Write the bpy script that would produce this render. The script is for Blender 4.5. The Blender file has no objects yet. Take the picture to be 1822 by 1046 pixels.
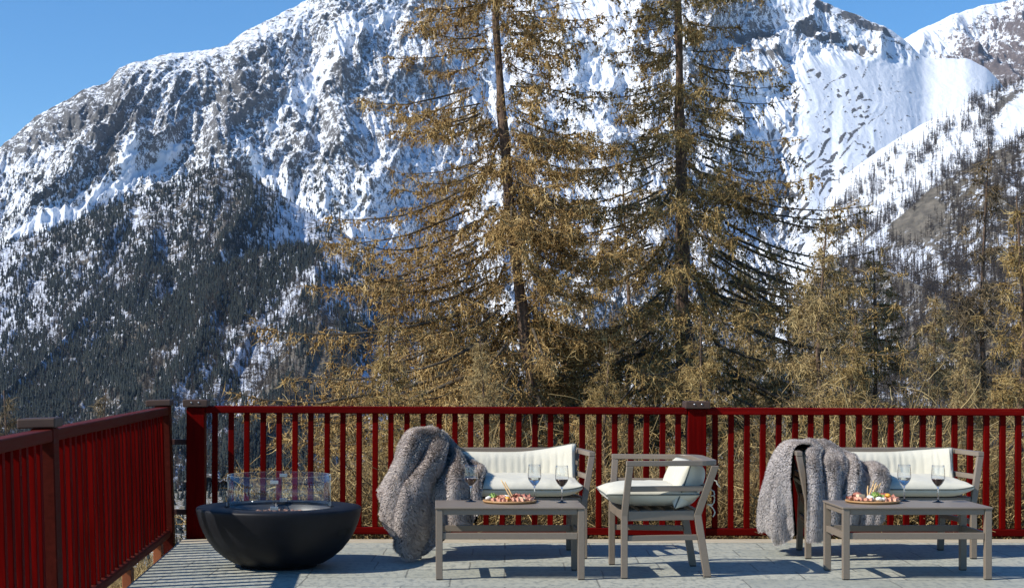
import bpy, bmesh, math, random
import numpy as np
from mathutils import Vector, Matrix

SC = bpy.context.scene
COL = SC.collection
R = math.radians
rng = np.random.default_rng(7)
random.seed(7)

# ------------------------------------------------------------------ camera
F = 3000.0                     # focal length in photo pixels (1822 wide)
CX, CY = 770.0, 650.0          # principal point of the (cropped) photo
EYE = 1.32
cam = bpy.data.objects.new("camera", bpy.data.cameras.new("camera"))
COL.objects.link(cam)
cam.location = (0, 0, EYE)
cam.rotation_euler = (R(90), 0, 0)
cam.data.sensor_width = 36.0
cam.data.lens = 36.0 * F / 1822.0
cam.data.shift_x = (911.0 - CX) / 1822.0
cam.data.shift_y = (CY - 523.0) / 1822.0
cam.data.clip_start = 0.1
cam.data.clip_end = 60000
SC.camera = cam

# ------------------------------------------------------------------ light
SUN_EL, SUN_AZ = 41.0, 250.0   # azimuth clockwise from +Y
w = bpy.data.worlds.new("World")
SC.world = w
w.use_nodes = True
wn = w.node_tree.nodes
sky = wn.new('ShaderNodeTexSky')
sky.sky_type = 'NISHITA'
sky.sun_disc = False
sky.sun_elevation = R(SUN_EL)
sky.sun_rotation = R(SUN_AZ)
sky.altitude = 1800
sky.air_density = 1.0
sky.dust_density = 0.25
sky.ozone_density = 4.0
hs = wn.new('ShaderNodeHueSaturation')           # clear, deep alpine blue
hs.inputs['Saturation'].default_value = 1.26
w.node_tree.links.new(sky.outputs[0], hs.inputs['Color'])
w.node_tree.links.new(hs.outputs[0], wn['Background'].inputs[0])
wn['Background'].inputs[1].default_value = 0.12
sl = bpy.data.lights.new("sun", 'SUN')
sl.energy = 4.2
sl.angle = R(0.5)
sl.color = (1.0, 0.95, 0.86)
sun = bpy.data.objects.new("sun", sl)
COL.objects.link(sun)
sd = Vector((math.sin(R(SUN_AZ)) * math.cos(R(SUN_EL)), math.cos(R(SUN_AZ)) * math.cos(R(SUN_EL)), math.sin(R(SUN_EL))))
sun.rotation_euler = sd.to_track_quat('Z', 'Y').to_euler()
SC.view_settings.view_transform = 'Standard'
SC.view_settings.look = 'None'
SC.view_settings.exposure = 0.45
SC.view_settings.gamma = 1.0
SC.cycles.max_bounces = 8
SC.cycles.transparent_max_bounces = 16
SC.cycles.caustics_refractive = False
SC.cycles.caustics_reflective = False

# ------------------------------------------------------------------ helpers
def lin(r, g, b):
    f = lambda c: (c / 255 / 12.92) if c / 255 <= .04045 else ((c / 255 + .055) / 1.055) ** 2.4
    return (f(r), f(g), f(b), 1)

def mesh_np(name, V, faces, mat=None, smooth=False, attrs=None):
    """faces: list of (n,k) int arrays"""
    me = bpy.data.meshes.new(name)
    V = np.asarray(V, np.float32)
    me.vertices.add(len(V))
    me.vertices.foreach_set('co', V.ravel())
    loops = np.concatenate([f.ravel() for f in faces]).astype(np.int32)
    tot = np.concatenate([np.full(len(f), f.shape[1], np.int32) for f in faces])
    st = np.concatenate([[0], np.cumsum(tot)[:-1]]).astype(np.int32)
    me.loops.add(len(loops))
    me.loops.foreach_set('vertex_index', loops)
    me.polygons.add(len(tot))
    me.polygons.foreach_set('loop_start', st)
    me.polygons.foreach_set('loop_total', tot)
    if smooth:
        me.polygons.foreach_set('use_smooth', np.ones(len(tot), bool))
    if attrs:
        for k, a in attrs.items():
            at = me.attributes.new(k, 'FLOAT', 'POINT')
            at.data.foreach_set('value', np.asarray(a, np.float32))
    me.update(calc_edges=True)
    if mat:
        me.materials.append(mat)
    return me

def link(name, me, parent=None):
    o = bpy.data.objects.new(name, me)
    COL.objects.link(o)
    if parent:
        o.parent = parent
    return o

def thing(name, label, cat, loc=(0, 0, 0), rz=0, group=None):
    o = bpy.data.objects.new(name, None)
    COL.objects.link(o)
    o.location = loc
    o.rotation_euler = (0, 0, rz)
    o.empty_display_size = .1
    return tag(o, label, cat, group)

def tag(o, label, cat, group=None):
    o['label'] = label
    o['category'] = cat
    if group:
        o['group'] = group
    return o

def copy_tree(o, parent=None):
    c = o.copy()
    COL.objects.link(c)
    c.parent = parent
    for ch in list(o.children):
        copy_tree(ch, c)
    return c

def bm_obj(name, bm, mat, parent=None, bevel=0, smooth=False, segs=2):
    me = bpy.data.meshes.new(name)
    bmesh.ops.recalc_face_normals(bm, faces=bm.faces)
    bm.to_mesh(me)
    bm.free()
    if smooth:
        me.polygons.foreach_set('use_smooth', np.ones(len(me.polygons), bool))
    me.materials.append(mat)
    o = link(name, me, parent)
    if bevel:
        m = o.modifiers.new('bevel', 'BEVEL')
        m.width = bevel
        m.segments = segs
        m.limit_method = 'ANGLE'
    return o

def box(bm, lo, hi, M=None):
    vs = []
    for x in (lo[0], hi[0]):
        for y in (lo[1], hi[1]):
            for z in (lo[2], hi[2]):
                v = Vector((x, y, z))
                vs.append(bm.verts.new(M @ v if M else v))
    for f in ((0, 1, 3, 2), (4, 6, 7, 5), (0, 4, 5, 1), (2, 3, 7, 6), (0, 2, 6, 4), (1, 5, 7, 3)):
        bm.faces.new([vs[i] for i in f])

def beam(bm, rings):
    """loft through rings of equal vertex count, capped"""
    prev = None
    first = None
    for rg in rings:
        cur = [bm.verts.new(p) for p in rg]
        if prev:
            n = len(cur)
            for i in range(n):
                bm.faces.new((prev[i], prev[(i + 1) % n], cur[(i + 1) % n], cur[i]))
        else:
            first = cur
        prev = cur
    bm.faces.new(first)
    bm.faces.new(prev[::-1])

def hrect(c, wx, wy):
    """horizontal rectangle ring at c"""
    x, y, z = c
    return [(x - wx / 2, y - wy / 2, z), (x + wx / 2, y - wy / 2, z), (x + wx / 2, y + wy / 2, z), (x - wx / 2, y + wy / 2, z)]

def lathe(bm, prof, n=48, closed=False, cx=0, cy=0):
    rings = []
    for r, z in prof:
        if r < 1e-6:
            rings.append([bm.verts.new((cx, cy, z))])
        else:
            rings.append([bm.verts.new((cx + r * math.cos(2 * math.pi * i / n), cy + r * math.sin(2 * math.pi * i / n), z)) for i in range(n)])
    seq = list(zip(rings[:-1], rings[1:]))
    if closed:
        seq.append((rings[-1], rings[0]))
    for a, b in seq:
        for i in range(n):
            j = (i + 1) % n
            if len(a) == 1 and len(b) == 1:
                continue
            if len(a) == 1:
                bm.faces.new((a[0], b[j], b[i]))
            elif len(b) == 1:
                bm.faces.new((a[i], a[j], b[0]))
            else:
                bm.faces.new((a[i], a[j], b[j], b[i]))

def tube(bm, pts, r, n=8):
    pts = [Vector(p) for p in pts]
    rings = []
    for i, p in enumerate(pts):
        t = (pts[min(i + 1, len(pts) - 1)] - pts[max(i - 1, 0)]).normalized()
        up = Vector((0, 0, 1)) if abs(t.z) < .9 else Vector((1, 0, 0))
        a = t.cross(up).normalized()
        b = t.cross(a)
        rr = r[i] if hasattr(r, '__len__') else r
        rings.append([p + (a * math.cos(2 * math.pi * k / n) + b * math.sin(2 * math.pi * k / n)) * rr for k in range(n)])
    beam(bm, rings)

# ------------------------------------------------------------------ noise (numpy)
def _h(ix, iy, seed):
    h = (ix.astype(np.int64) * 374761393 + iy.astype(np.int64) * 668265263 + seed * 144269504) & 0xffffffff
    h = ((h ^ (h >> 13)) * 1274126177) & 0xffffffff
    h = h ^ (h >> 16)
    return h / 4294967296.0 * 2 * np.pi

def pn(x, y, seed=0):
    x = np.asarray(x, float); y = np.asarray(y, float)
    x0 = np.floor(x); y0 = np.floor(y)
    fx = x - x0; fy = y - y0
    u = fx * fx * fx * (fx * (fx * 6 - 15) + 10)
    v = fy * fy * fy * (fy * (fy * 6 - 15) + 10)
    def g(dx, dy):
        a = _h(x0 + dx, y0 + dy, seed)
        return np.cos(a) * (fx - dx) + np.sin(a) * (fy - dy)
    n = (g(0, 0) * (1 - u) + g(1, 0) * u) * (1 - v) + (g(0, 1) * (1 - u) + g(1, 1) * u) * v
    return n * 1.5

def fbm(x, y, o=5, seed=0, gain=.5):
    s = 0; a = 1; t = 0
    for i in range(o):
        s = s + a * pn(x * 2 ** i, y * 2 ** i, seed + i * 17)
        t += a
        a *= gain
    return s / t

def ridged(x, y, o=5, seed=0, gain=.55):
    s = 0; a = 1; t = 0
    wgt = 1.0
    for i in range(o):
        n = 1 - np.abs(pn(x * 2 ** i, y * 2 ** i, seed + i * 31))
        n = n * n
        s = s + a * n * wgt
        wgt = np.clip(n * 1.4, 0, 1)
        t += a
        a *= gain
    return s / t

def smooth(x, a, b):
    t = np.clip((x - a) / (b - a), 0, 1)
    return t * t * (3 - 2 * t)

# ------------------------------------------------------------------ materials
def mat(name):
    m = bpy.data.materials.new(name)
    m.use_nodes = True
    nt = m.node_tree
    return m, nt, nt.nodes['Principled BSDF']

def N(nt, typ, **kw):
    n = nt.nodes.new(typ)
    for k, v in kw.items():
        setattr(n, k, v)
    return n

def ramp(nt, fac, stops, interp='LINEAR'):
    r = N(nt, 'ShaderNodeValToRGB')
    r.color_ramp.interpolation = interp
    e = r.color_ramp.elements
    e[0].position, e[0].color = stops[0]
    e[1].position, e[1].color = stops[-1]
    for p, c in stops[1:-1]:
        x = e.new(p)
        x.color = c
    nt.links.new(fac, r.inputs[0])
    return r.outputs[0]

def noise(nt, scale, detail=4, rough=.6, vec=None, dist=0):
    n = N(nt, 'ShaderNodeTexNoise')
    n.inputs['Scale'].default_value = scale
    n.inputs['Detail'].default_value = detail
    n.inputs['Roughness'].default_value = rough
    n.inputs['Distortion'].default_value = dist
    if vec is not None:
        nt.links.new(vec, n.inputs['Vector'])
    return n.outputs[0]

def coord(nt, scale=(1, 1, 1), kind='Object'):
    tc = N(nt, 'ShaderNodeTexCoord')
    mp = N(nt, 'ShaderNodeMapping')
    mp.inputs['Scale'].default_value = scale
    nt.links.new(tc.outputs[kind], mp.inputs[0])
    return mp.outputs[0]

def math_n(nt, op, a, b=None, c=None):
    n = N(nt, 'ShaderNodeMath', operation=op)
    for i, x in enumerate((a, b, c)):
        if x is None:
            continue
        if isinstance(x, (int, float)):
            n.inputs[i].default_value = x
        else:
            nt.links.new(x, n.inputs[i])
    return n.outputs[0]

def mixc(nt, fac, a, b, blend='MIX'):
    n = N(nt, 'ShaderNodeMix', data_type='RGBA', blend_type=blend)
    if isinstance(fac, (int, float)):
        n.inputs[0].default_value = fac
    else:
        nt.links.new(fac, n.inputs[0])
    for i, x in ((6, a), (7, b)):
        if isinstance(x, tuple):
            n.inputs[i].default_value = x
        else:
            nt.links.new(x, n.inputs[i])
    return n.outputs[2]

def bump(nt, h, strength, dist, bsdf):
    b = N(nt, 'ShaderNodeBump')
    b.inputs['Strength'].default_value = strength
    b.inputs['Distance'].default_value = dist
    nt.links.new(h, b.inputs['Height'])
    nt.links.new(b.outputs[0], bsdf.inputs['Normal'])

def attr(nt, name):
    a = N(nt, 'ShaderNodeAttribute')
    a.attribute_name = name
    return a.outputs['Fac']

def simple(name, c1, c2, scale, rough=.6, stretch=(1, 1, 1), bstr=.2, bdist=.002, spec=.5, metal=0, detail=5, lo=.3, hi=.7):
    m, nt, b = mat(name)
    v = coord(nt, stretch)
    n = noise(nt, scale, detail, .6, v)
    nt.links.new(ramp(nt, n, [(lo, c1), (hi, c2)]), b.inputs['Base Color'])
    b.inputs['Roughness'].default_value = rough
    b.inputs['Specular IOR Level'].default_value = spec
    b.inputs['Metallic'].default_value = metal
    if bstr:
        bump(nt, n, bstr, bdist, b)
    return m

# red stained timber: grain along the long axis, chips and wear
def wood_red(name, c1, c2, wear, stretch):
    m, nt, b = mat(name)
    oi = N(nt, 'ShaderNodeObjectInfo')
    rnd = oi.outputs['Random']
    tc = N(nt, 'ShaderNodeTexCoord')
    mp = N(nt, 'ShaderNodeMapping')
    mp.inputs['Scale'].default_value = stretch
    ofs = N(nt, 'ShaderNodeCombineXYZ')
    for i in range(3):
        nt.links.new(math_n(nt, 'MULTIPLY', rnd, 37.0 + 11 * i), ofs.inputs[i])
    nt.links.new(ofs.outputs[0], mp.inputs['Location'])
    nt.links.new(tc.outputs['Object'], mp.inputs[0])
    v = mp.outputs[0]
    g = noise(nt, 6, 6, .65, v)
    c = ramp(nt, g, [(.28, c1), (.7, c2)])
    c = mixc(nt, 1.0, c, ramp(nt, rnd, [(0, (.62, .62, .62, 1)), (1, (1.12, 1.12, 1.12, 1))]), 'MULTIPLY')
    wv = noise(nt, 3, 7, .8, v)
    c = mixc(nt, ramp(nt, wv, [(.63, (0, 0, 0, 1)), (.72, (.8, .8, .8, 1))]), c, wear)
    nt.links.new(c, b.inputs['Base Color'])
    nt.links.new(ramp(nt, g, [(.3, (.45,) * 3 + (1,)), (.7, (.65,) * 3 + (1,))]), b.inputs['Roughness'])
    b.inputs['Specular IOR Level'].default_value = .03
    bump(nt, g, .35, .003, b)
    return m

M = {}
M['red_v'] = wood_red('red_stain_vertical', (.065, .0009, .0006, 1), (.155, .0018, .0010, 1), (.20, .022, .006, 1), (6, 6, .35))
M['red_x'] = wood_red('red_stain_rail', (.085, .002, .0015, 1), (.17, .004, .003, 1), (.20, .03, .012, 1), (.35, 6, 6))
M['red_y'] = wood_red('red_stain_weathered_rail', (.070, .010, .006, 1), (.125, .018, .011, 1), (.16, .05, .03, 1), (6, .35, 6))
M['cap'] = simple('weathered_cap', (.030, .012, .006, 1), (.068, .034, .019, 1), 5, .6, (.6, 6, 3), .3)
M['orange'] = simple('orange_wood_block', (.22, .05, .012, 1), (.35, .10, .025, 1), 8, .7)
M['dark_wood'] = simple('dark_crossbar', (.035, .010, .008, 1), (.07, .018, .012, 1), 8, .6)
M['taupe'] = simple('taupe_powder_coat', (.195, .155, .115, 1), (.215, .172, .130, 1), 60, .42, bstr=.05, bdist=.0005)
M['steel'] = simple('brushed_clip', (.55, .55, .55, 1), (.7, .7, .7, 1), 40, .3, metal=1, bstr=0)
M['rubber'] = simple('rubber_foot', (.02, .02, .02, 1), (.035, .035, .035, 1), 40, .8, bstr=0)
M['bowl'] = simple('anthracite_concrete', (.0045, .0047, .007, 1), (.008, .0085, .012, 1), 14, .55, bstr=.06, bdist=.001, spec=.28)
M['pan'] = simple('burner_pan', (.045, .047, .055, 1), (.07, .072, .08, 1), 10, .45, bstr=.05)
M['lava'] = simple('lava_stone', (.09, .04, .03, 1), (.32, .19, .15, 1), 30, .9, bstr=.8, bdist=.004)

def fabric(name, c1, c2, pip=False):
    m, nt, b = mat(name)
    v = coord(nt)
    n = noise(nt, 4, 5, .6, v)
    wv = noise(nt, 420, 1, .5, v)
    nt.links.new(ramp(nt, n, [(.3, c1), (.7, c2)]), b.inputs['Base Color'])
    b.inputs['Roughness'].default_value = .9
    b.inputs['Specular IOR Level'].default_value = .15
    b.inputs['Sheen Weight'].default_value = .15
    h = math_n(nt, 'ADD', math_n(nt, 'MULTIPLY', wv, .06), noise(nt, 14, 4, .6, v))
    bump(nt, h, .35, .006, b)
    return m
M['cushion'] = fabric('cream_outdoor_fabric', (.56, .53, .43, 1), (.61, .58, .48, 1))
M['piping'] = fabric('grey_green_piping', (.10, .11, .10, 1), (.14, .15, .13, 1))

def glass_mat(name, col, rough=0.0):
    m, nt, b = mat(name)
    b.inputs['Base Color'].default_value = col
    b.inputs['Transmission Weight'].default_value = 1
    b.inputs['Roughness'].default_value = rough
    b.inputs['IOR'].default_value = 1.48
    tr = N(nt, 'ShaderNodeBsdfTransparent')
    tr.inputs[0].default_value = tuple(.75 + .25 * c for c in col[:3]) + (1,)
    lw = N(nt, 'ShaderNodeLayerWeight')
    lw.inputs[0].default_value = .5
    fr = math_n(nt, 'ADD', math_n(nt, 'MULTIPLY', math_n(nt, 'POWER', lw.outputs['Facing'], 3.6), .9), .055)
    gl = N(nt, 'ShaderNodeBsdfGlossy')
    gl.inputs['Roughness'].default_value = .01
    mx = N(nt, 'ShaderNodeMixShader')
    nt.links.new(fr, mx.inputs[0])
    nt.links.new(tr.outputs[0], mx.inputs[1])
    nt.links.new(gl.outputs[0], mx.inputs[2])
    nt.links.new(mx.outputs[0], nt.nodes['Material Output'].inputs[0])
    return m
M['screen_glass'] = glass_mat('fire_screen_glass', (.86, .95, .93, 1))
M['wine_glass'] = glass_mat('clear_crystal', (.93, .95, .97, 1))
ms_, nts_, bs_ = mat('solid_crystal')
bs_.inputs['Base Color'].default_value = (.95, .97, 1, 1)
bs_.inputs['Transmission Weight'].default_value = 1
bs_.inputs['Roughness'].default_value = .02
bs_.inputs['IOR'].default_value = 1.5
M['solid_crystal'] = ms_
M['glass_edge'] = simple('ground_glass_edge', (.50, .60, .57, 1), (.58, .68, .65, 1), 20, .25, bstr=0)
M['red_wine'] = simple('red_wine', (.020, .001, .003, 1), (.030, .002, .004, 1), 5, .08, bstr=0)
mw, ntw, bw = mat('white_wine')
bw.inputs['Base Color'].default_value = (.80, .84, .80, 1)
bw.inputs['Transmission Weight'].default_value = 1
bw.inputs['Roughness'].default_value = 0
bw.inputs['IOR'].default_value = 1.33
M['white_wine'] = mw

# stone terrace
def stone_mat():
    m, nt, b = mat('luserna_stone_slabs')
    tc = N(nt, 'ShaderNodeTexCoord')
    mp = N(nt, 'ShaderNodeMapping')
    mp.inputs['Rotation'].default_value = (0, 0, R(2.5))
    nt.links.new(tc.outputs['Object'], mp.inputs[0])
    wob = noise(nt, 3, 3, .6, mp.outputs[0])
    br = N(nt, 'ShaderNodeTexBrick', offset=.37, offset_frequency=2, squash=1.45, squash_frequency=3)
    ad = N(nt, 'ShaderNodeMix', data_type='RGBA', blend_type='ADD')
    ad.inputs[0].default_value = .02
    nt.links.new(mp.outputs[0], ad.inputs[6])
    nt.links.new(wob, ad.inputs[7])
    nt.links.new(ad.outputs[2], br.inputs['Vector'])
    br.inputs['Scale'].default_value = 1.0
    br.inputs['Brick Width'].default_value = .62
    br.inputs['Row Height'].default_value = .42
    br.inputs['Mortar Size'].default_value = .006
    br.inputs['Mortar Smooth'].default_value = .3
    br.inputs['Bias'].default_value = 0
    br.inputs['Color1'].default_value = (0, 0, 0, 1)
    br.inputs['Color2'].default_value = (1, 1, 1, 1)
    br.inputs['Mortar'].default_value = (.5, .5, .5, 1)
    n1 = noise(nt, 2.2, 6, .65, mp.outputs[0])
    n2 = noise(nt, 26, 6, .7, coord(nt, (1, .45, 1)))
    base = mixc(nt, br.outputs['Color'], (.29, .30, .245, 1), (.46, .45, .37, 1))
    base = mixc(nt, ramp(nt, n1, [(.35, (0, 0, 0, 1)), (.7, (1, 1, 1, 1))]), base, (.38, .385, .325, 1))
    base = mixc(nt, ramp(nt, n2, [(.38, (1, 1, 1, 1)), (.52, (0, 0, 0, 1))]), base, (.225, .24, .215, 1))
    base = mixc(nt, ramp(nt, noise(nt, 60, 4, .7, mp.outputs[0]), [(.62, (0, 0, 0, 1)), (.72, (1, 1, 1, 1))]), base, (.50, .49, .43, 1))
    rust = noise(nt, 1.1, 5, .7, mp.outputs[0], .4)
    base = mixc(nt, ramp(nt, rust, [(.63, (0, 0, 0, 1)), (.78, (.7, .7, .7, 1))]), base, (.36, .29, .18, 1))
    base = mixc(nt, math_n(nt, 'MULTIPLY', br.outputs['Fac'], .65), base, (.10, .10, .085, 1))
    nt.links.new(base, b.inputs['Base Color'])
    nt.links.new(ramp(nt, n2, [(.3, (.5, .5, .5, 1)), (.7, (.72, .72, .72, 1))]), b.inputs['Roughness'])
    h = math_n(nt, 'SUBTRACT', math_n(nt, 'ADD', math_n(nt, 'MULTIPLY', n2, .35), math_n(nt, 'MULTIPLY', n1, .5)), math_n(nt, 'MULTIPLY', br.outputs['Fac'], .5))
    bump(nt, h, .5, .012, b)
    return m
M['stone'] = stone_mat()
M['edge_stone'] = simple('tan_edging_stone', (.36, .30, .21, 1), (.50, .44, .33, 1), 7, .75, (1, 3, 1), .5, .006)

# mountain: snow over rock, driven by the per-vertex snow cover and fine noise
def mountain_mat(name, rock1, rock2, scale, snow=(.82, .85, .90, 1), veg=(.035, .032, .022, 1)):
    m, nt, b = mat(name)
    v = coord(nt)
    s = attr(nt, 'snow')
    n1 = noise(nt, scale, 7, .72, v)
    n2 = noise(nt, scale * 3.6, 5, .75, v)
    k = math_n(nt, 'ADD', s, math_n(nt, 'MULTIPLY', math_n(nt, 'SUBTRACT', n1, .5), 2.3))
    k = math_n(nt, 'ADD', k, math_n(nt, 'MULTIPLY', math_n(nt, 'SUBTRACT', n2, .5), 1.7))
    mask = ramp(nt, k, [(.42, (0, 0, 0, 1)), (.58, (1, 1, 1, 1))])
    rn = noise(nt, scale * 1.7, 6, .7, coord(nt, (1, 1, 2.4)))
    rock = ramp(nt, rn, [(.3, rock1), (.68, rock2)])
    rock = mixc(nt, attr(nt, 'veg'), rock, veg)
    nt.links.new(mixc(nt, mask, rock, snow), b.inputs['Base Color'])
    b.inputs['Roughness'].default_value = .85
    b.inputs['Specular IOR Level'].default_value = .1
    hh = math_n(nt, 'ADD', math_n(nt, 'MULTIPLY', n1, 1.0), math_n(nt, 'MULTIPLY', mask, -.1))
    bump(nt, hh, .6, .30 / scale, b)
    return m

def twig_mat(name, a, bcol, c, rough=.8):
    m, nt, b = mat(name)
    t = attr(nt, 'tint')
    nt.links.new(ramp(nt, t, [(0, a), (.5, bcol), (1, c)]), b.inputs['Base Color'])
    b.inputs['Roughness'].default_value = rough
    b.inputs['Specular IOR Level'].default_value = .2
    return m
M['bark'] = simple('larch_bark', (.045, .030, .022, 1), (.23, .145, .095, 1), 10, .9, (3, 3, .8), 1.0, .03)
M['branch'] = simple('larch_branch', (.045, .036, .026, 1), (.11, .085, .055, 1), 8, .9, bstr=0)
# ================================================================== SETTING
def gz(x, y):
    """height of the hillside below the terrace"""
    y = np.asarray(y, float)
    x = np.asarray(x, float)
    base = np.interp(y, [-80, 12, 14, 60, 400, 1400, 2600, 15000], [-1.2, -.45, -.55, -11, -60, -84, -90, -60])
    side = np.interp(x, [-600, -60, -12, -2.6, 30], [-55, -8, -2.2, 0, 0]) * np.interp(y, [0, 40, 1500, 3000], [1, 1, .6, 0])
    return base + side + .10 * fbm(x * .8, y * .8, 3, 3) * np.clip(y / 12, 0, 1) + np.clip((y - 20) / 200, 0, 1) * 2.5 * fbm(x * .02, y * .02, 4, 4)

def build_ground():
    ys = np.concatenate([np.linspace(-80, 10, 14), np.linspace(11, 60, 80), np.geomspace(62, 16000, 120)])
    a = np.tan(np.linspace(-1.35, 1.35, 180)) / math.tan(1.35)
    wid = np.interp(ys, [-80, 10, 60, 300, 16000], [120, 60, 120, 900, 16000])
    X = a[None, :] * wid[:, None]
    Y = np.repeat(ys[:, None], 180, 1)
    Z = gz(X, Y)
    V = np.stack([X, Y, Z], -1).reshape(-1, 3)
    i = np.arange(len(ys) - 1)[:, None] * 180 + np.arange(179)[None, :]
    q = np.stack([i, i + 1, i + 181, i + 180], -1).reshape(-1, 4)
    m, nt, b = mat('dry_hillside')
    v = coord(nt)
    n = noise(nt, .35, 6, .7, v)
    n2 = noise(nt, 6, 5, .7, v)
    c = ramp(nt, n2, [(.3, (.07, .055, .030, 1)), (.7, (.20, .165, .10, 1))])
    c = mixc(nt, ramp(nt, n, [(.56, (0, 0, 0, 1)), (.60, (1, 1, 1, 1))]), c, (.8, .83, .88, 1))
    nt.links.new(c, b.inputs['Base Color'])
    b.inputs['Roughness'].default_value = .95
    bump(nt, n2, .8, .05, b)
    o = link('ground', mesh_np('ground', V, [q], m, True))
    o['kind'] = 'structure'
build_ground()

def layer(name, sky_pts, r_ridge, toe_pts, r_toe, u0, u1, du, nv, amp, gf, seed, matl, snowf, vegf=None, p=1.0, jit=3.0, shear=.3, body=0.0, vpow=1.0, el=.85, fine=.30, ampf=None):
    u = np.arange(u0, u1 + du, du)
    sp = np.array(sky_pts, float)
    ys = np.interp(u, sp[:, 0], sp[:, 1])
    k = max(1, int(10 / du))
    ys = np.convolve(np.pad(ys, k, mode='edge'), np.ones(2 * k + 1) / (2 * k + 1), 'valid')
    jag = jit * fbm(u / 46, u * 0 + seed, 5, seed, .62) * 2.2
    tp = np.array(toe_pts, float)
    yt = np.interp(u, tp[:, 0], tp[:, 1])
    rr = np.interp(u, *np.array(r_ridge, float).T)
    rt = np.interp(u, *np.array(r_toe, float).T)
    v = np.linspace(0, 1, nv) ** vpow
    U, Vv = np.meshgrid(u, v)
    Yp = ys[None] + (yt - ys)[None] * Vv + jag[None] * np.exp(-Vv * 45)
    r = rr[None] + (rt - rr)[None] * Vv ** p
    az = (U - CX) / F
    X0 = az * r
    # metric coordinates along / down the slope for the relief
    S = X0 / gf
    T = Yp * r / F / gf
    wx = .35 * fbm(S * 1.3, T * 1.3, 3, seed + 5)
    g = ridged(S + shear * T + wx, T * el + wx, 7, seed + 1, .60) - .55
    g = g + fine * (ridged(S * 3.1 - .8 * T, T * 2.6 + wx * 2, 5, seed + 2, .62) - .5)
    if body:
        g = g + body * (fbm(S * .45, T * .3, 3, seed + 9))
    D = amp * g * np.clip(Vv * 9 + .10, 0, 1)
    if ampf:
        D = D * ampf(U, Yp)
    r2 = r - D * .75
    Y = r2
    X = az * r2
    Z = EYE + (CY - Yp) / F * r + D * .55
    P = np.stack([X, Y, Z], -1)
    # back of the ridge
    back = []
    for kk, (dr, dz) in enumerate(((900, -420), (250, -110), (60, -18))):
        rb = rr + dr
        back.append(np.stack([az[0] * rb, rb, P[0, :, 2] + dz], -1))
    G = np.concatenate([np.array(back), P], 0)
    nu = len(u)
    nr = G.shape[0]
    i = np.arange(nr - 1)[:, None] * nu + np.arange(nu - 1)[None, :]
    q = np.stack([i, i + nu, i + nu + 1, i + 1], -1).reshape(-1, 4)
    # steepness
    dPu = np.gradient(P, axis=1)
    dPv = np.gradient(P, axis=0)
    nn = np.cross(dPv, dPu)
    nn /= np.linalg.norm(nn, axis=-1, keepdims=True) + 1e-9
    nz = np.abs(nn[..., 2])
    snow = snowf(U, Yp, g, nz, Vv)
    veg = vegf(U, Yp) if vegf else np.zeros_like(U)
    pad = lambda A: np.concatenate([np.repeat(A[:1], 3, 0), A], 0).ravel()
    me = mesh_np(name, G.reshape(-1, 3), [q], matl, True, {'snow': pad(snow), 'veg': pad(veg)})
    o = link(name, me)
    o['kind'] = 'structure'
    return dict(P=P, U=U, Y=Yp, g=g, V=Vv, snow=snow, nn=nn)

def blobs(U, Y, base, pts):
    """smooth regional values: (x, y, radius, value)"""
    num = np.full(U.shape, base * .25)
    den = np.full(U.shape, .25)
    for x, y, s, val in pts:
        wgt = np.exp(-(((U - x) ** 2 + (Y - y) ** 2) / (2 * s * s)))
        num += wgt * val
        den += wgt
    return num / den

def seg(U, Y, pts, wid):
    """1 near a polyline in slope coordinates"""
    d = np.full(U.shape, 1e9)
    for (x0, y0), (x1, y1) in zip(pts[:-1], pts[1:]):
        L2 = (x1 - x0) ** 2 + (y1 - y0) ** 2
        t = np.clip(((U - x0) * (x1 - x0) + (Y - y0) * (y1 - y0)) / L2, 0, 1)
        d = np.minimum(d, np.hypot(U - x0 - t * (x1 - x0), Y - y0 - t * (y1 - y0)))
    return np.exp(-(d / wid) ** 2)

GREY1, GREY2 = (.050, .050, .056, 1), (.18, .17, .158, 1)
M['mt_far'] = mountain_mat('far_peak_snow_and_rock', (.075, .062, .062, 1), (.20, .16, .145, 1), .024)
M['mt_main'] = mountain_mat('massif_snow_and_rock', GREY1, GREY2, .042)
M['mt_side'] = mountain_mat('side_ridge_snow_and_rock', (.075, .068, .062, 1), (.19, .175, .15, 1), .045)
M['mt_forest'] = mountain_mat('forest_floor_snow', (.060, .055, .048, 1), (.20, .175, .14, 1), .030, (.66, .70, .79, 1))  # snow tone lowered here: some tree shade is put into the colour

# --- far peak behind the right shoulder
layer('far_peak', [(1350, 240), (1500, 150), (1570, 95), (1615, 66), (1650, 48), (1700, 24), (1745, 9), (1790, 1), (1830, -8), (1950, -45), (2150, -10), (2500, 120)],
      [(1300, 10500), (2500, 10500)], [(1300, 300), (2500, 300)], [(1300, 8600), (2500, 8600)],
      1350, 2500, 2, 150, 300, 620, 41, M['mt_far'],
      lambda U, Y, g, nz, V: .62 + .5 * (nz - .6) - .35 * g + blobs(U, Y, .25, [(1640, 80, 40, .7), (1700, 40, 35, .45), (1700, 75, 30, -.45), (1750, 80, 45, -.55), (1790, 45, 25, -.1), (1800, 110, 30, -.6)]), jit=2.2)

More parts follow.
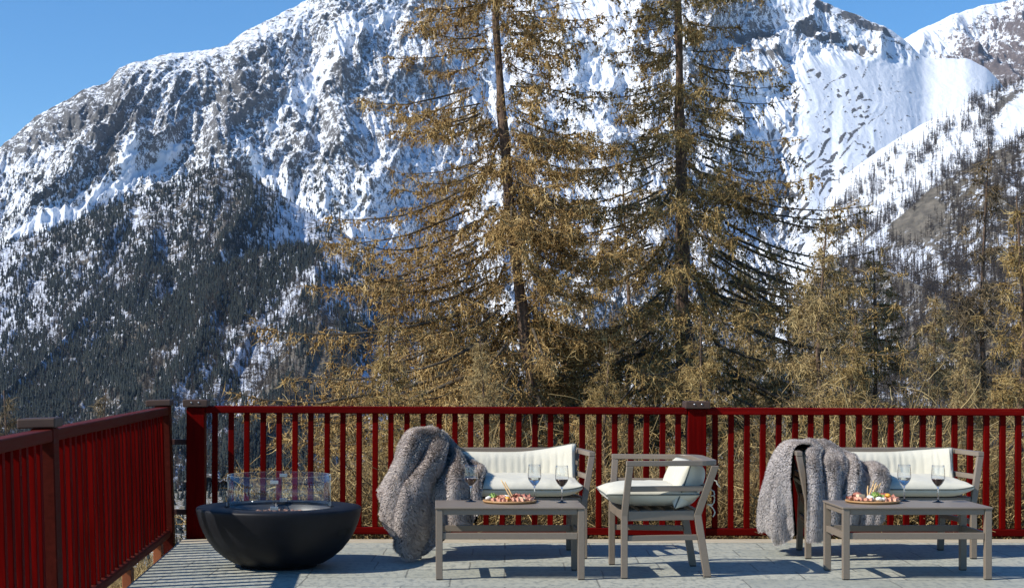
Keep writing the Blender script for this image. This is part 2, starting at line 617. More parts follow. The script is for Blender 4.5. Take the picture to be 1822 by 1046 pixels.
# --- main massif
SKY_MAIN = [(-700, 560), (-300, 390), (-100, 305), (0, 262), (30, 235), (60, 207), (110, 182), (150, 158), (195, 146), (207, 124), (235, 113), (285, 102), (300, 97), (345, 93), (375, 90),
            (410, 78), (430, 62), (470, 42), (520, 16), (550, 0), (600, -25), (700, -58), (800, -50), (900, -30), (1000, -40), (1100, -65), (1250, -75), (1350, -30),
            (1400, -12), (1440, -5), (1480, 8), (1530, 28), (1580, 52), (1612, 72), (1640, 99), (1660, 107), (1725, 104), (1760, 125), (1790, 160), (1850, 230), (2000, 360), (2500, 600)]
def main_snow(U, Y, g, nz, V):
    reg = blobs(U, Y, .12, [
        (40, 250, 40, -.75), (120, 205, 40, -.55), (175, 240, 30, -.65), (190, 160, 30, -.6), (240, 150, 34, .1), (280, 120, 26, -.25), (330, 130, 45, .18), (100, 300, 40, .25), (30, 330, 30, .1),
        (330, 240, 70, -.12), (420, 170, 50, -.25), (470, 100, 45, .15), (560, 60, 40, .1), (620, 110, 70, -.08), (520, 230, 60, -.05), (600, 300, 60, .02), (440, 220, 40, -.2),
        (560, 380, 40, .35), (640, 400, 40, .6), (700, 430, 50, .55), (720, 200, 60, .05), (800, 300, 80, .2), (900, 100, 80, .25), (1030, 80, 70, .75), (1010, 330, 100, .35),
        (1100, 200, 90, .3), (1270, 40, 50, .1), (1350, 60, 40, .1), (1440, 60, 40, .1), (1400, 20, 40, .25), (1500, 40, 30, -.3), (1560, 70, 22, -.15), (1480, 110, 50, .8), (1600, 150, 80, 1.0), (1420, 190, 60, .6),
        (1500, 210, 40, .35), (1450, 300, 50, .35), (1560, 240, 50, .6), (1690, 140, 60, 1.0), (1250, 330, 80, .3), (100, 400, 100, .0), (30, 440, 80, -.05), (900, 480, 120, .0), (1200, 520, 150, -.1), (1500, 450, 80, -.1)])
    reg = reg - .9 * seg(U, Y, [(1455, 8), (1500, 22), (1560, 50), (1635, 96)], 7) * (fbm(U / 30, Y / 12, 3, 5) > -.25)
    reg = reg - .8 * seg(U, Y, [(1425, 45), (1480, 62), (1540, 85), (1630, 106)], 9) * (fbm(U / 24, Y / 10, 3, 8) > -.15)
    reg = reg - .9 * seg(U, Y, [(1310, 50), (1370, 45)], 12) - .7 * seg(U, Y, [(1350, 90), (1400, 98)], 9)
    reg = reg + 1.1 * seg(U, Y, [(318, 258), (230, 318), (130, 375), (20, 432)], 8) + .9 * seg(U, Y, [(235, 262), (225, 300)], 15)
    reg = reg + .6 * seg(U, Y, [(150, 375), (60, 425)], 10) + .6 * seg(U, Y, [(700, 20), (610, 100), (540, 190)], 11) + .6 * seg(U, Y, [(640, 30), (560, 120), (480, 230)], 9)
    reg = reg + .7 * seg(U, Y, [(430, 270), (520, 350), (660, 440)], 13) + .5 * seg(U, Y, [(0, 290), (120, 250), (190, 225)], 9)
    # thin gully lines and rock spots of the snow bowl
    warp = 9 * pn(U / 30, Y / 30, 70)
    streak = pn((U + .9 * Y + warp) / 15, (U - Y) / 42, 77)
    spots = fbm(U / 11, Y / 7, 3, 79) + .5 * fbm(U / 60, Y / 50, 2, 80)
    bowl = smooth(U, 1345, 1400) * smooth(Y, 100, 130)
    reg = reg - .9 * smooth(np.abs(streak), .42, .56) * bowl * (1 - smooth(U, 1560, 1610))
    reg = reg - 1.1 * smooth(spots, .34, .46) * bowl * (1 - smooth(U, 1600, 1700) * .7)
    x = .06 + .7 * (nz - .62) - .36 * g + reg
    return .5 + x * (.62 + .38 * smooth(U, 1250, 1380))
def main_veg(U, Y):
    return np.clip(smooth(Y, 250, 360) * (1 - smooth(U, 620, 720)) + smooth(Y, 430, 540), 0, 1) * .7
def bowl_amp(U, Y):
    return 1 - .93 * smooth(U, 1370, 1450) * smooth(Y, 70, 125)
L1 = layer('mountain_massif', SKY_MAIN,
           [(-700, 5200), (0, 5400), (400, 5800), (800, 6600), (1100, 6900), (1400, 7200), (1640, 7400), (2500, 7400)],
           [(-700, 640), (400, 760), (1200, 780), (1500, 560), (2500, 600)],
           [(-700, 3300), (400, 3700), (800, 3900), (1200, 4200), (1480, 5200), (2500, 5400)],
           -700, 2100, 1.8, 430, 190, 420, 11, M['mt_main'], main_snow, main_veg, p=.9, jit=2.6, shear=.45, body=.55, vpow=1.15, fine=.34, ampf=bowl_amp)

# --- snowy larch ridge on the right
def side_snow(U, Y, g, nz, V):
    reg = blobs(U, Y, .25, [(1700, 260, 60, .5), (1620, 250, 50, .45), (1790, 200, 40, .5), (1800, 260, 40, .6), (1560, 300, 50, .4), (1500, 380, 30, .1), (1600, 390, 50, -.15), (1780, 185, 14, -.6), (1650, 350, 50, .2)])
    reg = reg - .8 * seg(U, Y, [(1815, 160), (1780, 190), (1745, 225)], 9)
    st = pn((U + 1.5 * Y) / 16, (U - .6 * Y) / 120, 21)
    return .62 + .5 * (nz - .6) - .35 * g + reg - .5 * (st > .42) * (1 - smooth(U, 1640, 1720))
L2 = layer('snowy_ridge', [(1380, 520), (1440, 420), (1475, 345), (1500, 315), (1540, 285), (1590, 250), (1640, 222), (1700, 195), (1740, 172), (1800, 150), (1850, 132), (2000, 95), (2300, 30), (2600, 20)],
           [(1380, 4300), (2600, 4500)], [(1380, 640), (2600, 560)], [(1380, 3100), (2600, 3100)],
           1380, 2500, 2.2, 200, 90, 260, 23, M['mt_side'], side_snow, None, jit=2.2, shear=.8, ampf=lambda U, Y: .55)

# --- dark spur closing the right side
def dark_snow(U, Y, g, nz, V):
    return .30 - .45 * g + blobs(U, Y, .0, [(1640, 385, 22, -.9), (1610, 400, 16, -.7), (1610, 440, 30, .35), (1790, 330, 40, .1), (1640, 480, 40, .2), (1530, 460, 30, .25)])
L3 = layer('dark_spur', [(1400, 560), (1470, 480), (1540, 425), (1600, 385), (1650, 340), (1700, 308), (1760, 275), (1822, 240), (1950, 170), (2200, 90), (2600, 60)],
           [(1400, 2300), (2600, 2300)], [(1400, 820), (2600, 820)], [(1400, 1300), (2600, 1300)],
           1400, 2500, 3, 150, 50, 150, 31, M['mt_forest'], dark_snow, None, jit=3, shear=.6)

# --- forested hill on the left, with a nearer spur
def hill_snow(U, Y, g, nz, V):
    reg = blobs(U, Y, .1, [(130, 480, 60, .05), (60, 560, 60, .25), (300, 380, 50, .1), (130, 640, 60, .25), (350, 430, 60, -.1), (230, 500, 60, .2)])
    return .42 - .35 * g + reg
L4 = layer('forest_hill', [(-700, 600), (-300, 520), (-100, 470), (0, 438), (60, 422), (130, 397), (200, 371), (260, 341), (330, 314), (370, 302), (398, 297), (430, 305), (480, 334), (540, 370), (600, 404),
                           (650, 440), (700, 480), (760, 530), (850, 590), (950, 650), (1150, 740), (1300, 800)],
           [(-700, 3500), (1300, 3500)], [(-700, 800), (1300, 800)], [(-700, 1900), (1300, 1900)],
           -700, 1300, 3, 190, 110, 330, 51, M['mt_forest'], hill_snow, None, jit=2.5, shear=.2, body=.5)
def spur_snow(U, Y, g, nz, V):
    reg = blobs(U, Y, .0, [(540, 490, 30, .5), (580, 520, 30, .3), (450, 600, 50, .15), (370, 640, 40, .3), (420, 670, 40, .0), (340, 690, 30, .25), (500, 660, 50, -.35), (540, 690, 40, -.5), (480, 560, 50, .2), (250, 640, 40, -.3), (120, 720, 60, -.3)])
    reg = reg + .7 * seg(U, Y, [(322, 640), (330, 690)], 8) + .6 * seg(U, Y, [(410, 590), (415, 620)], 7) + .7 * seg(U, Y, [(545, 485), (590, 560)], 9) + .5 * seg(U, Y, [(372, 650), (365, 700)], 7)
    return .36 - .5 * g + reg
L5 = layer('forest_spur', [(-700, 900), (-200, 800), (0, 742), (60, 704), (130, 655), (200, 592), (260, 553), (330, 505), (400, 472), (460, 448), (520, 434), (580, 444), (640, 470), (700, 512), (760, 560), (850, 630), (1000, 720), (1150, 800)],
           [(-700, 2400), (1200, 2400)], [(-700, 930), (0, 860), (1200, 850)], [(-700, 1250), (1200, 1250)],
           -700, 1150, 3, 150, 75, 170, 61, M['mt_forest'], spur_snow, None, jit=4, shear=-.1, body=.4)

# ------------------------------------------------------------------ far forests (one mass each)
def conifer_templates():
    out = []
    for k in range(5):
        rg = np.random.default_rng(100 + k)
        V = []; T = []
        tiers = 4
        for t in range(tiers):
            z0 = .10 + .22 * t
            z1 = z0 + .36 - .02 * t
            rad = (.19 - .042 * t)
            b = len(V)
            V.append((0, 0, min(z1, 1)))
            n = 5
            for i in range(n):
                a = 2 * math.pi * (i + .5 * t) / n + rg.uniform(-.3, .3)
                q = rad * rg.uniform(.65, 1.2)
                V.append((q * math.cos(a), q * math.sin(a), z0 + rg.uniform(-.05, .03)))
            for i in range(n):
                T.append((b, b + 1 + i, b + 1 + (i + 1) % n))
        out.append((np.array(V), np.array(T)))
    return out

def larch_templates():
    out = []
    for k in range(5):
        rg = np.random.default_rng(200 + k)
        V = [(-.008, 0, 0), (.008, 0, 0), (0, 0, 1)]; T = [(0, 1, 2)]
        V += [(0, -.008, 0), (0, .008, 0), (0, 0, 1)]; T.append((3, 4, 5))
        for i in range(44):
            z = rg.uniform(.10, .97)
            a = rg.uniform(0, 6.283)
            l = .19 * (1.05 - z) * rg.uniform(.6, 1.15)
            b = len(V)
            wd = .017
            V += [(0, 0, z + wd), (0, 0, z - wd), (l * math.cos(a), l * math.sin(a), z + rg.uniform(-.04, .06))]
            T.append((b, b + 1, b + 2))
        out.append((np.array(V), np.array(T)))
    return out
CON, LAR = conifer_templates(), larch_templates()

def scatter(L, dens, n, seed):
    """indices into a layer's grid drawn with a density, jittered positions"""
    rg = np.random.default_rng(seed)
    P = L['P']
    ar = np.clip(dens(L['U'], L['Y'], L['g']), 0, None)
    ar = ar[:-1, :-1]
    # image area of each cell
    cell = np.abs(L['Y'][1:, :-1] - L['Y'][:-1, :-1])
    pr = (ar * cell).ravel()
    idx = rg.choice(len(pr), n, p=pr / pr.sum())
    r, c = np.divmod(idx, ar.shape[1])
    a, b = rg.random((2, n))
    p = (P[r, c] * ((1 - a) * (1 - b))[:, None] + P[r + 1, c] * (a * (1 - b))[:, None] + P[r, c + 1] * ((1 - a) * b)[:, None] + P[r + 1, c + 1] * (a * b)[:, None])
    return p

def forest(name, pos, h, templ, matl, seed, label, cat):
    rg = np.random.default_rng(seed)
    n = len(pos)
    which = rg.integers(0, len(templ), n)
    Vs = []; Ts = []; tint = []
    off = 0
    for k, (tv, tt) in enumerate(templ):
        p = pos[which == k]
        m = len(p)
        a = rg.uniform(0, 6.283, m)
        hh = h * rg.uniform(.6, 1.25, m)
        wd = rg.uniform(.8, 1.25, m) * hh
        ca, sa = np.cos(a) * wd, np.sin(a) * wd
        x = tv[None, :, 0] * ca[:, None] - tv[None, :, 1] * sa[:, None] + p[:, 0:1]
        y = tv[None, :, 0] * sa[:, None] + tv[None, :, 1] * ca[:, None] + p[:, 1:2]
        z = tv[None, :, 2] * hh[:, None] + p[:, 2:3] - .4
        Vs.append(np.stack([x, y, z], -1).reshape(-1, 3))
        Ts.append((tt[None] + (np.arange(m) * len(tv))[:, None, None] + off).reshape(-1, 3))
        tint.append(np.repeat(rg.random(m), len(tv)))
        off += m * len(tv)
    me = mesh_np(name, np.concatenate(Vs), [np.concatenate(Ts)], matl, False, {'tint': np.concatenate(tint)})
    o = link(name, me)
    tag(o, label, cat)
    o['kind'] = 'stuff'
    return o
M['conifer'] = twig_mat('far_conifer_needles', (.010, .016, .019, 1), (.018, .026, .026, 1), (.036, .040, .032, 1))
M['far_larch'] = twig_mat('far_bare_larch', (.032, .026, .024, 1), (.060, .046, .037, 1), (.10, .075, .054, 1))

def d_hill(U, Y, g):
    return np.clip(.55 + 1.2 * fbm(U / 60, Y / 45, 4, 91) + .8 * g, .06, 2) * np.where(U > -250, 1, .3)
def d_hill_l(U, Y, g):
    return np.clip(.35 - 1.3 * fbm(U / 60, Y / 45, 4, 91) + .9 * blobs(U, Y, 0, [(70, 480, 50, 1), (230, 480, 30, .8), (370, 380, 60, .8), (100, 600, 60, .5)]), .02, 2)
forest('conifer_forest', scatter(L4, d_hill, 24000, 1), 13.5, CON, M['conifer'], 2, 'dark evergreen forest covering the snowy hill left of the larches', 'forest')
forest('bare_larch_forest', scatter(L4, d_hill_l, 14000, 3), 15, LAR, M['far_larch'], 4, 'greyish bare larch wood mixed into the hill forest', 'forest')
def d_spur(U, Y, g):
    return np.clip(.45 + 1.3 * fbm(U / 50, Y / 40, 4, 95) + .8 * g + .9 * seg(U, Y, [(520, 450), (330, 520), (180, 630), (20, 745)], 45) - .9 * blobs(U, Y, 0, [(540, 690, 40, .9), (500, 650, 40, .6), (560, 510, 30, .7)]), .02, 2.2)
def d_spur_l(U, Y, g):
    return np.clip(.3 - 1.3 * fbm(U / 50, Y / 40, 4, 95) + .8 * blobs(U, Y, 0, [(350, 545, 60, 1), (520, 480, 40, .6), (440, 560, 50, .7), (480, 500, 60, .6)]), .02, 2)
forest('conifer_forest', scatter(L5, d_spur, 19000, 5), 11, CON, M['conifer'], 6, 'nearer evergreen forest on the spur rising behind the left fence corner', 'forest')
forest('bare_larch_forest', scatter(L5, d_spur_l, 10000, 7), 12.5, LAR, M['far_larch'], 8, 'brownish leafless larch wood on the crest and flank of the nearer spur', 'forest')
forest('conifer_forest', scatter(L1, lambda U, Y, g: smooth(Y, 255, 390) * (1 - smooth(U, 560, 660)) * np.clip(.5 + 1.6 * fbm(U / 40, Y / 30, 4, 99) - 1.6 * seg(U, Y, [(318, 258), (230, 318), (20, 432)], 12), .02, 2)
                                 * np.where(U > -200, 1, .2), 9000, 9), 15, CON, M['conifer'], 10, 'thin scatter of evergreens climbing the rocky left face under the snow chutes', 'forest')
def d_ridge(U, Y, g):
    band = seg(U, Y, [(1760, 195), (1700, 230), (1640, 270), (1580, 310), (1500, 370)], 20) + 1.3 * seg(U, Y, [(1760, 260), (1690, 320), (1600, 370), (1500, 420)], 22) + 1.6 * seg(U, Y, [(1730, 178), (1770, 160), (1840, 138), (1950, 110)], 9)
    return np.clip(band * (.5 + 1.5 * fbm(U / 26, Y / 26, 3, 97)), .004, 3)
forest('larch_forest', scatter(L2, d_ridge, 2200, 11), 28, LAR, M['far_larch'], 12, 'scattered bare larches standing on the snowy ridge at the right', 'forest')
forest('larch_forest', scatter(L3, lambda U, Y, g: np.clip(.6 + 1.2 * fbm(U / 40, Y / 40, 3, 98) - 1.2 * blobs(U, Y, 0, [(1640, 385, 22, .9), (1610, 400, 16, .9)]), .02, 2), 32000, 13), 18, LAR, M['far_larch'], 14,
       'dense brown leafless wood on the dark slope behind the right larches', 'forest')
forest('conifer_forest', scatter(L1, lambda U, Y, g: smooth(Y, 430, 560) * smooth(U, 600, 700) * np.where(U < 1600, 1, .1) * np.clip(.5 + 1.4 * fbm(U / 40, Y / 30, 3, 93), .02, 2), 10000, 15), 17, CON, M['conifer'], 16,
       'dim evergreen forest at the mountain foot, seen between the two big larches', 'forest')

def valley():
    rg = np.random.default_rng(5)
    n = 1500
    y = rg.uniform(260, 1250, n)
    x = rg.uniform(-.30, .1, n) * y
    return np.stack([x, y, gz(x, y)], -1)
forest('conifer_forest', valley(), 9, CON, M['conifer'], 17, 'valley floor wood seen through the gap beside the corner post', 'forest')

# ------------------------------------------------------------------ mountain air
def haze():
    bm = bmesh.new()
    box(bm, (-7000, -160, -420), (9000, 12800, 3200))
    m, nt, b = mat('mountain_air')
    nt.nodes.remove(b)
    v = N(nt, 'ShaderNodeVolumePrincipled')
    v.inputs['Color'].default_value = (.55, .74, 1.0, 1)
    v.inputs['Density'].default_value = HAZE
    v.inputs['Anisotropy'].default_value = .2
    nt.links.new(v.outputs[0], nt.nodes['Material Output'].inputs['Volume'])
    o = bm_obj('haze', bm, m)
    o['kind'] = 'stuff'
HAZE = 1.6e-5
haze()
# ================================================================== LARCHES
M['twig_gold'] = twig_mat('golden_larch_twigs', (.095, .050, .019, 1), (.40, .255, .092, 1), (.72, .53, .24, 1))
M['twig_olive'] = twig_mat('olive_larch_twigs', (.08, .046, .018, 1), (.35, .235, .085, 1), (.64, .48, .21, 1))
M['twig_pale'] = twig_mat('pale_brush_twigs', (.085, .055, .026, 1), (.33, .230, .100, 1), (.62, .48, .23, 1))
M['twig_grey'] = twig_mat('brown_grey_larch_twigs', (.050, .036, .024, 1), (.17, .125, .070, 1), (.34, .26, .15, 1))

def tubes(P, Rr, S):
    """P (n,k,3), Rr (n,k): vertices and quads of n tubes with S sides"""
    n, k, _ = P.shape
    T = np.gradient(P, axis=1)
    T /= np.linalg.norm(T, axis=-1, keepdims=True) + 1e-9
    up = np.where(np.abs(T[..., 2:3]) < .9, np.array([0, 0, 1.0]), np.array([1.0, 0, 0]))
    A = np.cross(T, up)
    A /= np.linalg.norm(A, axis=-1, keepdims=True) + 1e-9
    B = np.cross(T, A)
    th = 2 * np.pi * np.arange(S) / S
    V = P[:, :, None] + (A[:, :, None] * np.cos(th)[:, None] + B[:, :, None] * np.sin(th)[:, None]) * Rr[:, :, None, None]
    i = np.arange(n)[:, None, None] * k * S + np.arange(k - 1)[None, :, None] * S + np.arange(S)[None, None, :]
    j = np.arange(n)[:, None, None] * k * S + np.arange(k - 1)[None, :, None] * S + ((np.arange(S) + 1) % S)[None, None, :]
    q = np.stack([i, j, j + S, i + S], -1).reshape(-1, 4)
    return V.reshape(-1, 3), q

def grow(rg, base, dirn, length, k, wander, gravity):
    """n curved strands from base along dirn"""
    n = len(base)
    P = np.zeros((n, k, 3))
    P[:, 0] = base
    d = dirn / (np.linalg.norm(dirn, axis=-1, keepdims=True) + 1e-9)
    curl = rg.normal(0, wander, (n, 3))
    for i in range(1, k):
        d = d + curl + rg.normal(0, wander * .8, (n, 3)) + np.array([0, 0, -1.0]) * np.reshape(gravity, (-1, 1))
        d /= np.linalg.norm(d, axis=-1, keepdims=True)
        P[:, i] = P[:, i - 1] + d * (length / (k - 1))[:, None]
    return P

OCT = np.array([(1, 0, 0), (-1, 0, 0), (0, 1, 0), (0, -1, 0), (0, 0, 1.3), (0, 0, -1.3)], float)
OCTF = np.array([(0, 2, 4), (2, 1, 4), (1, 3, 4), (3, 0, 4), (2, 0, 5), (1, 2, 5), (3, 1, 5), (0, 3, 5)])

def larch(seed, trunk, trad, reach, z_lo, z_hi, n_prim, n_sec, n_ter, n_cone, slope, sec_len, ter_len, tw=1.0, cone_r=.019, lowdense=1.0, gap=None, bias=1.0):
    """trunk: (z, x, y) rows.  reach(z): branch length.  Returns meshes trunk, branches, twigs."""
    rg = np.random.default_rng(seed)
    tr = np.array(trunk, float)
    tz = np.linspace(tr[0, 0], tr[-1, 0], 40)
    tx = np.interp(tz, tr[:, 0], tr[:, 1]); ty = np.interp(tz, tr[:, 0], tr[:, 2])
    ker = np.ones(5) / 5
    tx[2:-2] = np.convolve(tx, ker, 'valid'); ty[2:-2] = np.convolve(ty, ker, 'valid')
    rad = np.interp(tz, *np.array(trad, float).T) * (1 + .10 * rg.normal(0, 1, 40))
    V, q = tubes(np.stack([tx, ty, tz], -1)[None], rad[None], 14)
    # bark relief
    cen = np.repeat(np.stack([tx, ty, tz], -1), 14, 0)
    V = cen + (V - cen) * (1 + .16 * rg.normal(0, 1, (len(V), 1)))
    me_t = mesh_np('trunk', V, [q], M['bark'], True)
    # primaries
    zz = z_lo + (z_hi - z_lo) * rg.random(n_prim) ** bias
    ph = rg.uniform(0, 2 * np.pi, n_prim)
    L = reach(zz) * rg.uniform(.62, 1.15, n_prim)
    if gap is not None:
        L = L * gap(zz, ph)
    K = 10
    t = np.linspace(0, 1, K)
    sl = slope(zz) * rg.uniform(.6, 1.35, n_prim)
    hx = L[:, None] * t[None]
    hz = -sl[:, None] * L[:, None] * (t - .05)[None] ** .85 * (t > 0) + (sl * .42 + .02)[:, None] * L[:, None] * t[None] ** 3.2
    az = ph[:, None] + (rg.normal(0, .22, (n_prim, 1)) * t[None] ** 1.5)
    px = np.interp(zz, tz, tx)[:, None] + hx * np.cos(az)
    py = np.interp(zz, tz, ty)[:, None] + hx * np.sin(az)
    wig = np.cumsum(rg.normal(0, .018, (n_prim, K, 3)), 1) * L[:, None, None] / 2 * t[None, :, None]
    P = np.stack([px, py, zz[:, None] + hz], -1) + wig
    r0 = (.009 + .0085 * L) * tw
    Rr = r0[:, None] * (1 - .86 * t[None] ** .8)
    Vp, qp = tubes(P, Rr, 5)
    # secondaries
    low = np.clip(.66 + (lowdense - .66) * (1 - (zz - z_lo) / (z_hi - z_lo)) ** 1.5, .2, None)
    cnt = np.maximum(4, (n_sec * low * (L / L.max()) ** .5).astype(int))
    who = np.repeat(np.arange(n_prim), cnt)
    n2 = len(who)
    tt = .07 + .93 * rg.random(n2) ** .9
    f = tt * (K - 1); i0 = np.minimum(f.astype(int), K - 2); fr = (f - i0)[:, None]
    b2 = P[who, i0] * (1 - fr) + P[who, i0 + 1] * fr
    tg = P[who, i0 + 1] - P[who, i0]
    tg /= np.linalg.norm(tg, axis=-1, keepdims=True)
    lat = np.cross(tg, [0, 0, 1.0]); lat /= np.linalg.norm(lat, axis=-1, keepdims=True) + 1e-9
    sgn = rg.choice([-1.0, 1.0], n2)
    d2 = tg * rg.uniform(.15, 1.0, (n2, 1)) + lat * (sgn * rg.uniform(.2, 1.0, n2))[:, None] + np.array([0, 0, 1.0]) * rg.normal(-.30, .40, (n2, 1))
    l2 = sec_len * rg.uniform(.35, 1.15, n2) * (1 - .55 * tt) * (L[who] / L.max()) ** .45
    P2 = grow(rg, b2, d2, l2, 6, .17, rg.uniform(.02, .30, n2))
    R2 = (.0078 * tw) * np.linspace(1, .35, 6)[None] * rg.uniform(.7, 1.2, (n2, 1))
    V2, q2 = tubes(P2, R2, 3)
    tint2 = np.clip(rg.normal(.40, .20, n2), 0, 1)
    # tertiaries
    n3 = n2 * n_ter
    who3 = rg.integers(0, n2, n3)
    t3 = rg.uniform(.08, 1, n3)
    f = t3 * 5; i0 = np.minimum(f.astype(int), 4); fr = (f - i0)[:, None]
    b3 = P2[who3, i0] * (1 - fr) + P2[who3, i0 + 1] * fr
    d3 = rg.normal(0, 1, (n3, 3)) + (P2[who3, i0 + 1] - P2[who3, i0]) / (l2[who3] / 5)[:, None] * .9
    P3 = grow(rg, b3, d3, ter_len * rg.uniform(.35, 1.3, n3), 4, .28, rg.uniform(-.05, .28, n3))
    R3 = (.0056 * tw) * np.linspace(1, .4, 4)[None] * rg.uniform(.7, 1.25, (n3, 1))
    V3, q3 = tubes(P3, R3, 3)
    tint3 = np.clip(tint2[who3] + rg.normal(.12, .20, n3), 0, 1)
    # cones and short shoots
    nc = n2 * n_cone
    wc = rg.integers(0, n2, nc)
    f = rg.uniform(.1, 1, nc) * 5; i0 = np.minimum(f.astype(int), 4); fr = (f - i0)[:, None]
    pc = P2[wc, i0] * (1 - fr) + P2[wc, i0 + 1] * fr + rg.normal(0, .018, (nc, 3))
    sc = cone_r * rg.uniform(.55, 1.25, nc)
    Vc = (pc[:, None] + OCT[None] * sc[:, None, None]).reshape(-1, 3)
    Fc = (OCTF[None] + (np.arange(nc) * 6)[:, None, None]).reshape(-1, 3)
    tintc = np.clip(rg.normal(.30, .17, nc), 0, 1)
    o1 = len(Vp); o2 = o1 + len(V2); o3 = o2 + len(V3)
    tint = np.concatenate([np.zeros(o1), np.repeat(tint2, 18), np.repeat(tint3, 12), np.repeat(tintc, 6)])
    me_c = mesh_np('crown', np.concatenate([Vp, V2, V3, Vc]), [np.concatenate([qp, q2 + o1, q3 + o2]), Fc + o3], M['branch'], False, {'tint': tint})
    mi = np.ones(len(me_c.polygons), np.int32)
    mi[:len(qp)] = 0
    me_c.polygons.foreach_set('material_index', mi)
    sm = np.zeros(len(mi), bool)
    sm[:len(qp)] = True
    me_c.polygons.foreach_set('use_smooth', sm)
    return me_t, me_c

def tree(name, meshes, twigmat, loc, rz, label, cat, group=None, sc=1.0):
    o = thing(name, label, cat, loc, rz, group)
    o.scale = (sc, sc, sc)
    link('trunk', meshes[0], o)
    link('crown', meshes[1], o)
    if len(meshes[1].materials) == 1:
        meshes[1].materials.append(twigmat)
    return o

def px3(x, y, Y):
    return ((x - CX) * Y / F, Y, EYE + (CY - y) * Y / F)

def hero(seed, Y, tpx, wpx, lpx, gold, ph_gap, **kw):
    base = np.array(px3(*tpx[0], Y))
    g0 = float(gz(base[0], Y)) - .3
    rows = [(g0 - g0, 0, 0)]
    tr = []
    for x, y in tpx:
        p = np.array(px3(x, y, Y))
        tr.append((p[2] - g0, p[0] - base[0], 0))
    tr[0] = (0, tr[0][1], 0) if tr[0][0] > 0 else tr[0]
    zpx = lambda y: EYE + (CY - y) * Y / F - g0
    trad = sorted((zpx(y), wv * Y / F / 2 * .78) for y, wv in wpx)
    lr = np.array(sorted((zpx(y), l * Y / F) for y, l in lpx))
    reach = lambda z: np.interp(z, lr[:, 0], lr[:, 1])
    ms = larch(seed, tr, trad, reach, zpx(860), tr[-1][0] - .1, gap=ph_gap, slope=lambda z: np.interp(z, [zpx(760), zpx(400), zpx(100), zpx(-600)], [.50, .52, .34, .02]), **kw)
    return ms, (base[0], Y, g0)

def gap1(z, ph):     # fuller on the left (valley) side
    return 1.05 + .42 * np.cos(ph - math.pi) * np.clip((14 - z) / 8, 0, 1)
def gap2(z, ph):     # fuller on the right
    return 1.0 + .14 * np.cos(ph)

h1, loc1 = hero(301, 32, [(962, 1100), (957, 800), (948, 690), (934, 580), (915, 450), (904, 330), (893, 200), (885, 80), (880, 0), (874, -150), (870, -700)],
                [(1100, 36), (690, 27), (500, 25), (300, 22), (100, 15), (0, 13), (-300, 9), (-700, 2)],
                [(1000, 330), (720, 370), (600, 345), (500, 285), (370, 250), (200, 215), (50, 190), (-100, 165), (-300, 120), (-500, 70), (-690, 12)], True, gap1,
                n_prim=380, n_sec=30, n_ter=6, n_cone=4, sec_len=.95, ter_len=.21, lowdense=3.8, bias=1.55, tw=1.0, cone_r=.021)
tree('larch_tree', h1, M['twig_gold'], loc1, 0, 'tall bare larch with a leaning reddish trunk and golden brown twigs', 'tree', 'tall larches behind the terrace')
h2, loc2 = hero(402, 34, [(1217, 1080), (1216, 760), (1215, 600), (1213, 400), (1210, 200), (1207, 0), (1203, -300), (1203, -760)],
                [(1080, 38), (700, 31), (500, 30), (300, 22), (100, 16), (0, 13), (-300, 9), (-760, 2)],
                [(1000, 380), (720, 430), (550, 400), (450, 370), (380, 330), (300, 260), (150, 185), (0, 140), (-150, 115), (-300, 95), (-500, 60), (-750, 10)], False, gap2,
                n_prim=340, n_sec=28, n_ter=6, n_cone=4, sec_len=1.0, ter_len=.20, lowdense=3.0, bias=1.4, tw=1.0, cone_r=.021)
tree('larch_tree', h2, M['twig_olive'], loc2, 0, 'tall bare larch with a straight dark trunk and olive brown twigs', 'tree', 'tall larches behind the terrace')

def young(seed, H, rad, wide, **kw):
    tr = [(0, 0, 0), (H * .3, .03 * H, .0), (H * .7, -.01 * H, 0.01 * H), (H, .01 * H, 0)]
    return larch(seed, tr, [(0, rad), (H * .5, rad * .62), (H, .012)], lambda z: np.interp(z, [0, H * .25, H * .6, H], [wide * .8, wide, wide * .62, .1]), H * .08, H * .985,
                 slope=lambda z: np.interp(z, [0, H * .5, H], [.45, .25, -.25]), **kw)
Y1 = young(11, 9, .10, 2.0, n_prim=150, n_sec=25, n_ter=6, n_cone=2, sec_len=.75, ter_len=.22, tw=1.0, cone_r=.02)
Y2 = young(12, 9, .09, 1.7, n_prim=140, n_sec=25, n_ter=7, n_cone=1, sec_len=.70, ter_len=.22, tw=1.0, cone_r=.02)
Y3 = young(13, 9, .07, 1.3, n_prim=100, n_sec=26, n_ter=6, n_cone=1, sec_len=.6, ter_len=.22, tw=1.1, cone_r=.018)
for a, b in ((Y1, 'twig_olive'), (Y2, 'twig_pale'), (Y3, 'twig_grey')):
    a[1].materials.append(M[b])
G1 = 'smaller leafless larches around the big ones'
def young_at(ms, x, ytop, Y, rz, label, scmul=1.0):
    X = (x - CX) * Y / F
    g = float(gz(X, Y)) - .2
    top = EYE + (CY - ytop) * Y / F
    return tree('young_larch', ms, None, (X, Y, g), rz, label, 'tree', G1, (top - g) / 9.0)
young_at(Y2, 1465, 385, 29, .4, 'bushy pale olive larch just right of the big dark straight trunk')
young_at(Y1, 1560, 440, 36, 2.0, 'dense olive larch behind the pale bushy one, to its right')
young_at(Y3, 1757, 262, 34, 1.0, 'slim grey brown larch with a thin trunk near the right edge')
young_at(Y1, 1812, 350, 26, 4.0, 'warm brown larch cut off by the right edge of the photo')
young_at(Y2, 1660, 520, 30, 5.2, 'low pale larch standing between the bushy larch and the slim grey one')
young_at(Y3, 1117, 330, 38, 2.7, 'thin young larch with a slender trunk between the two big larches')
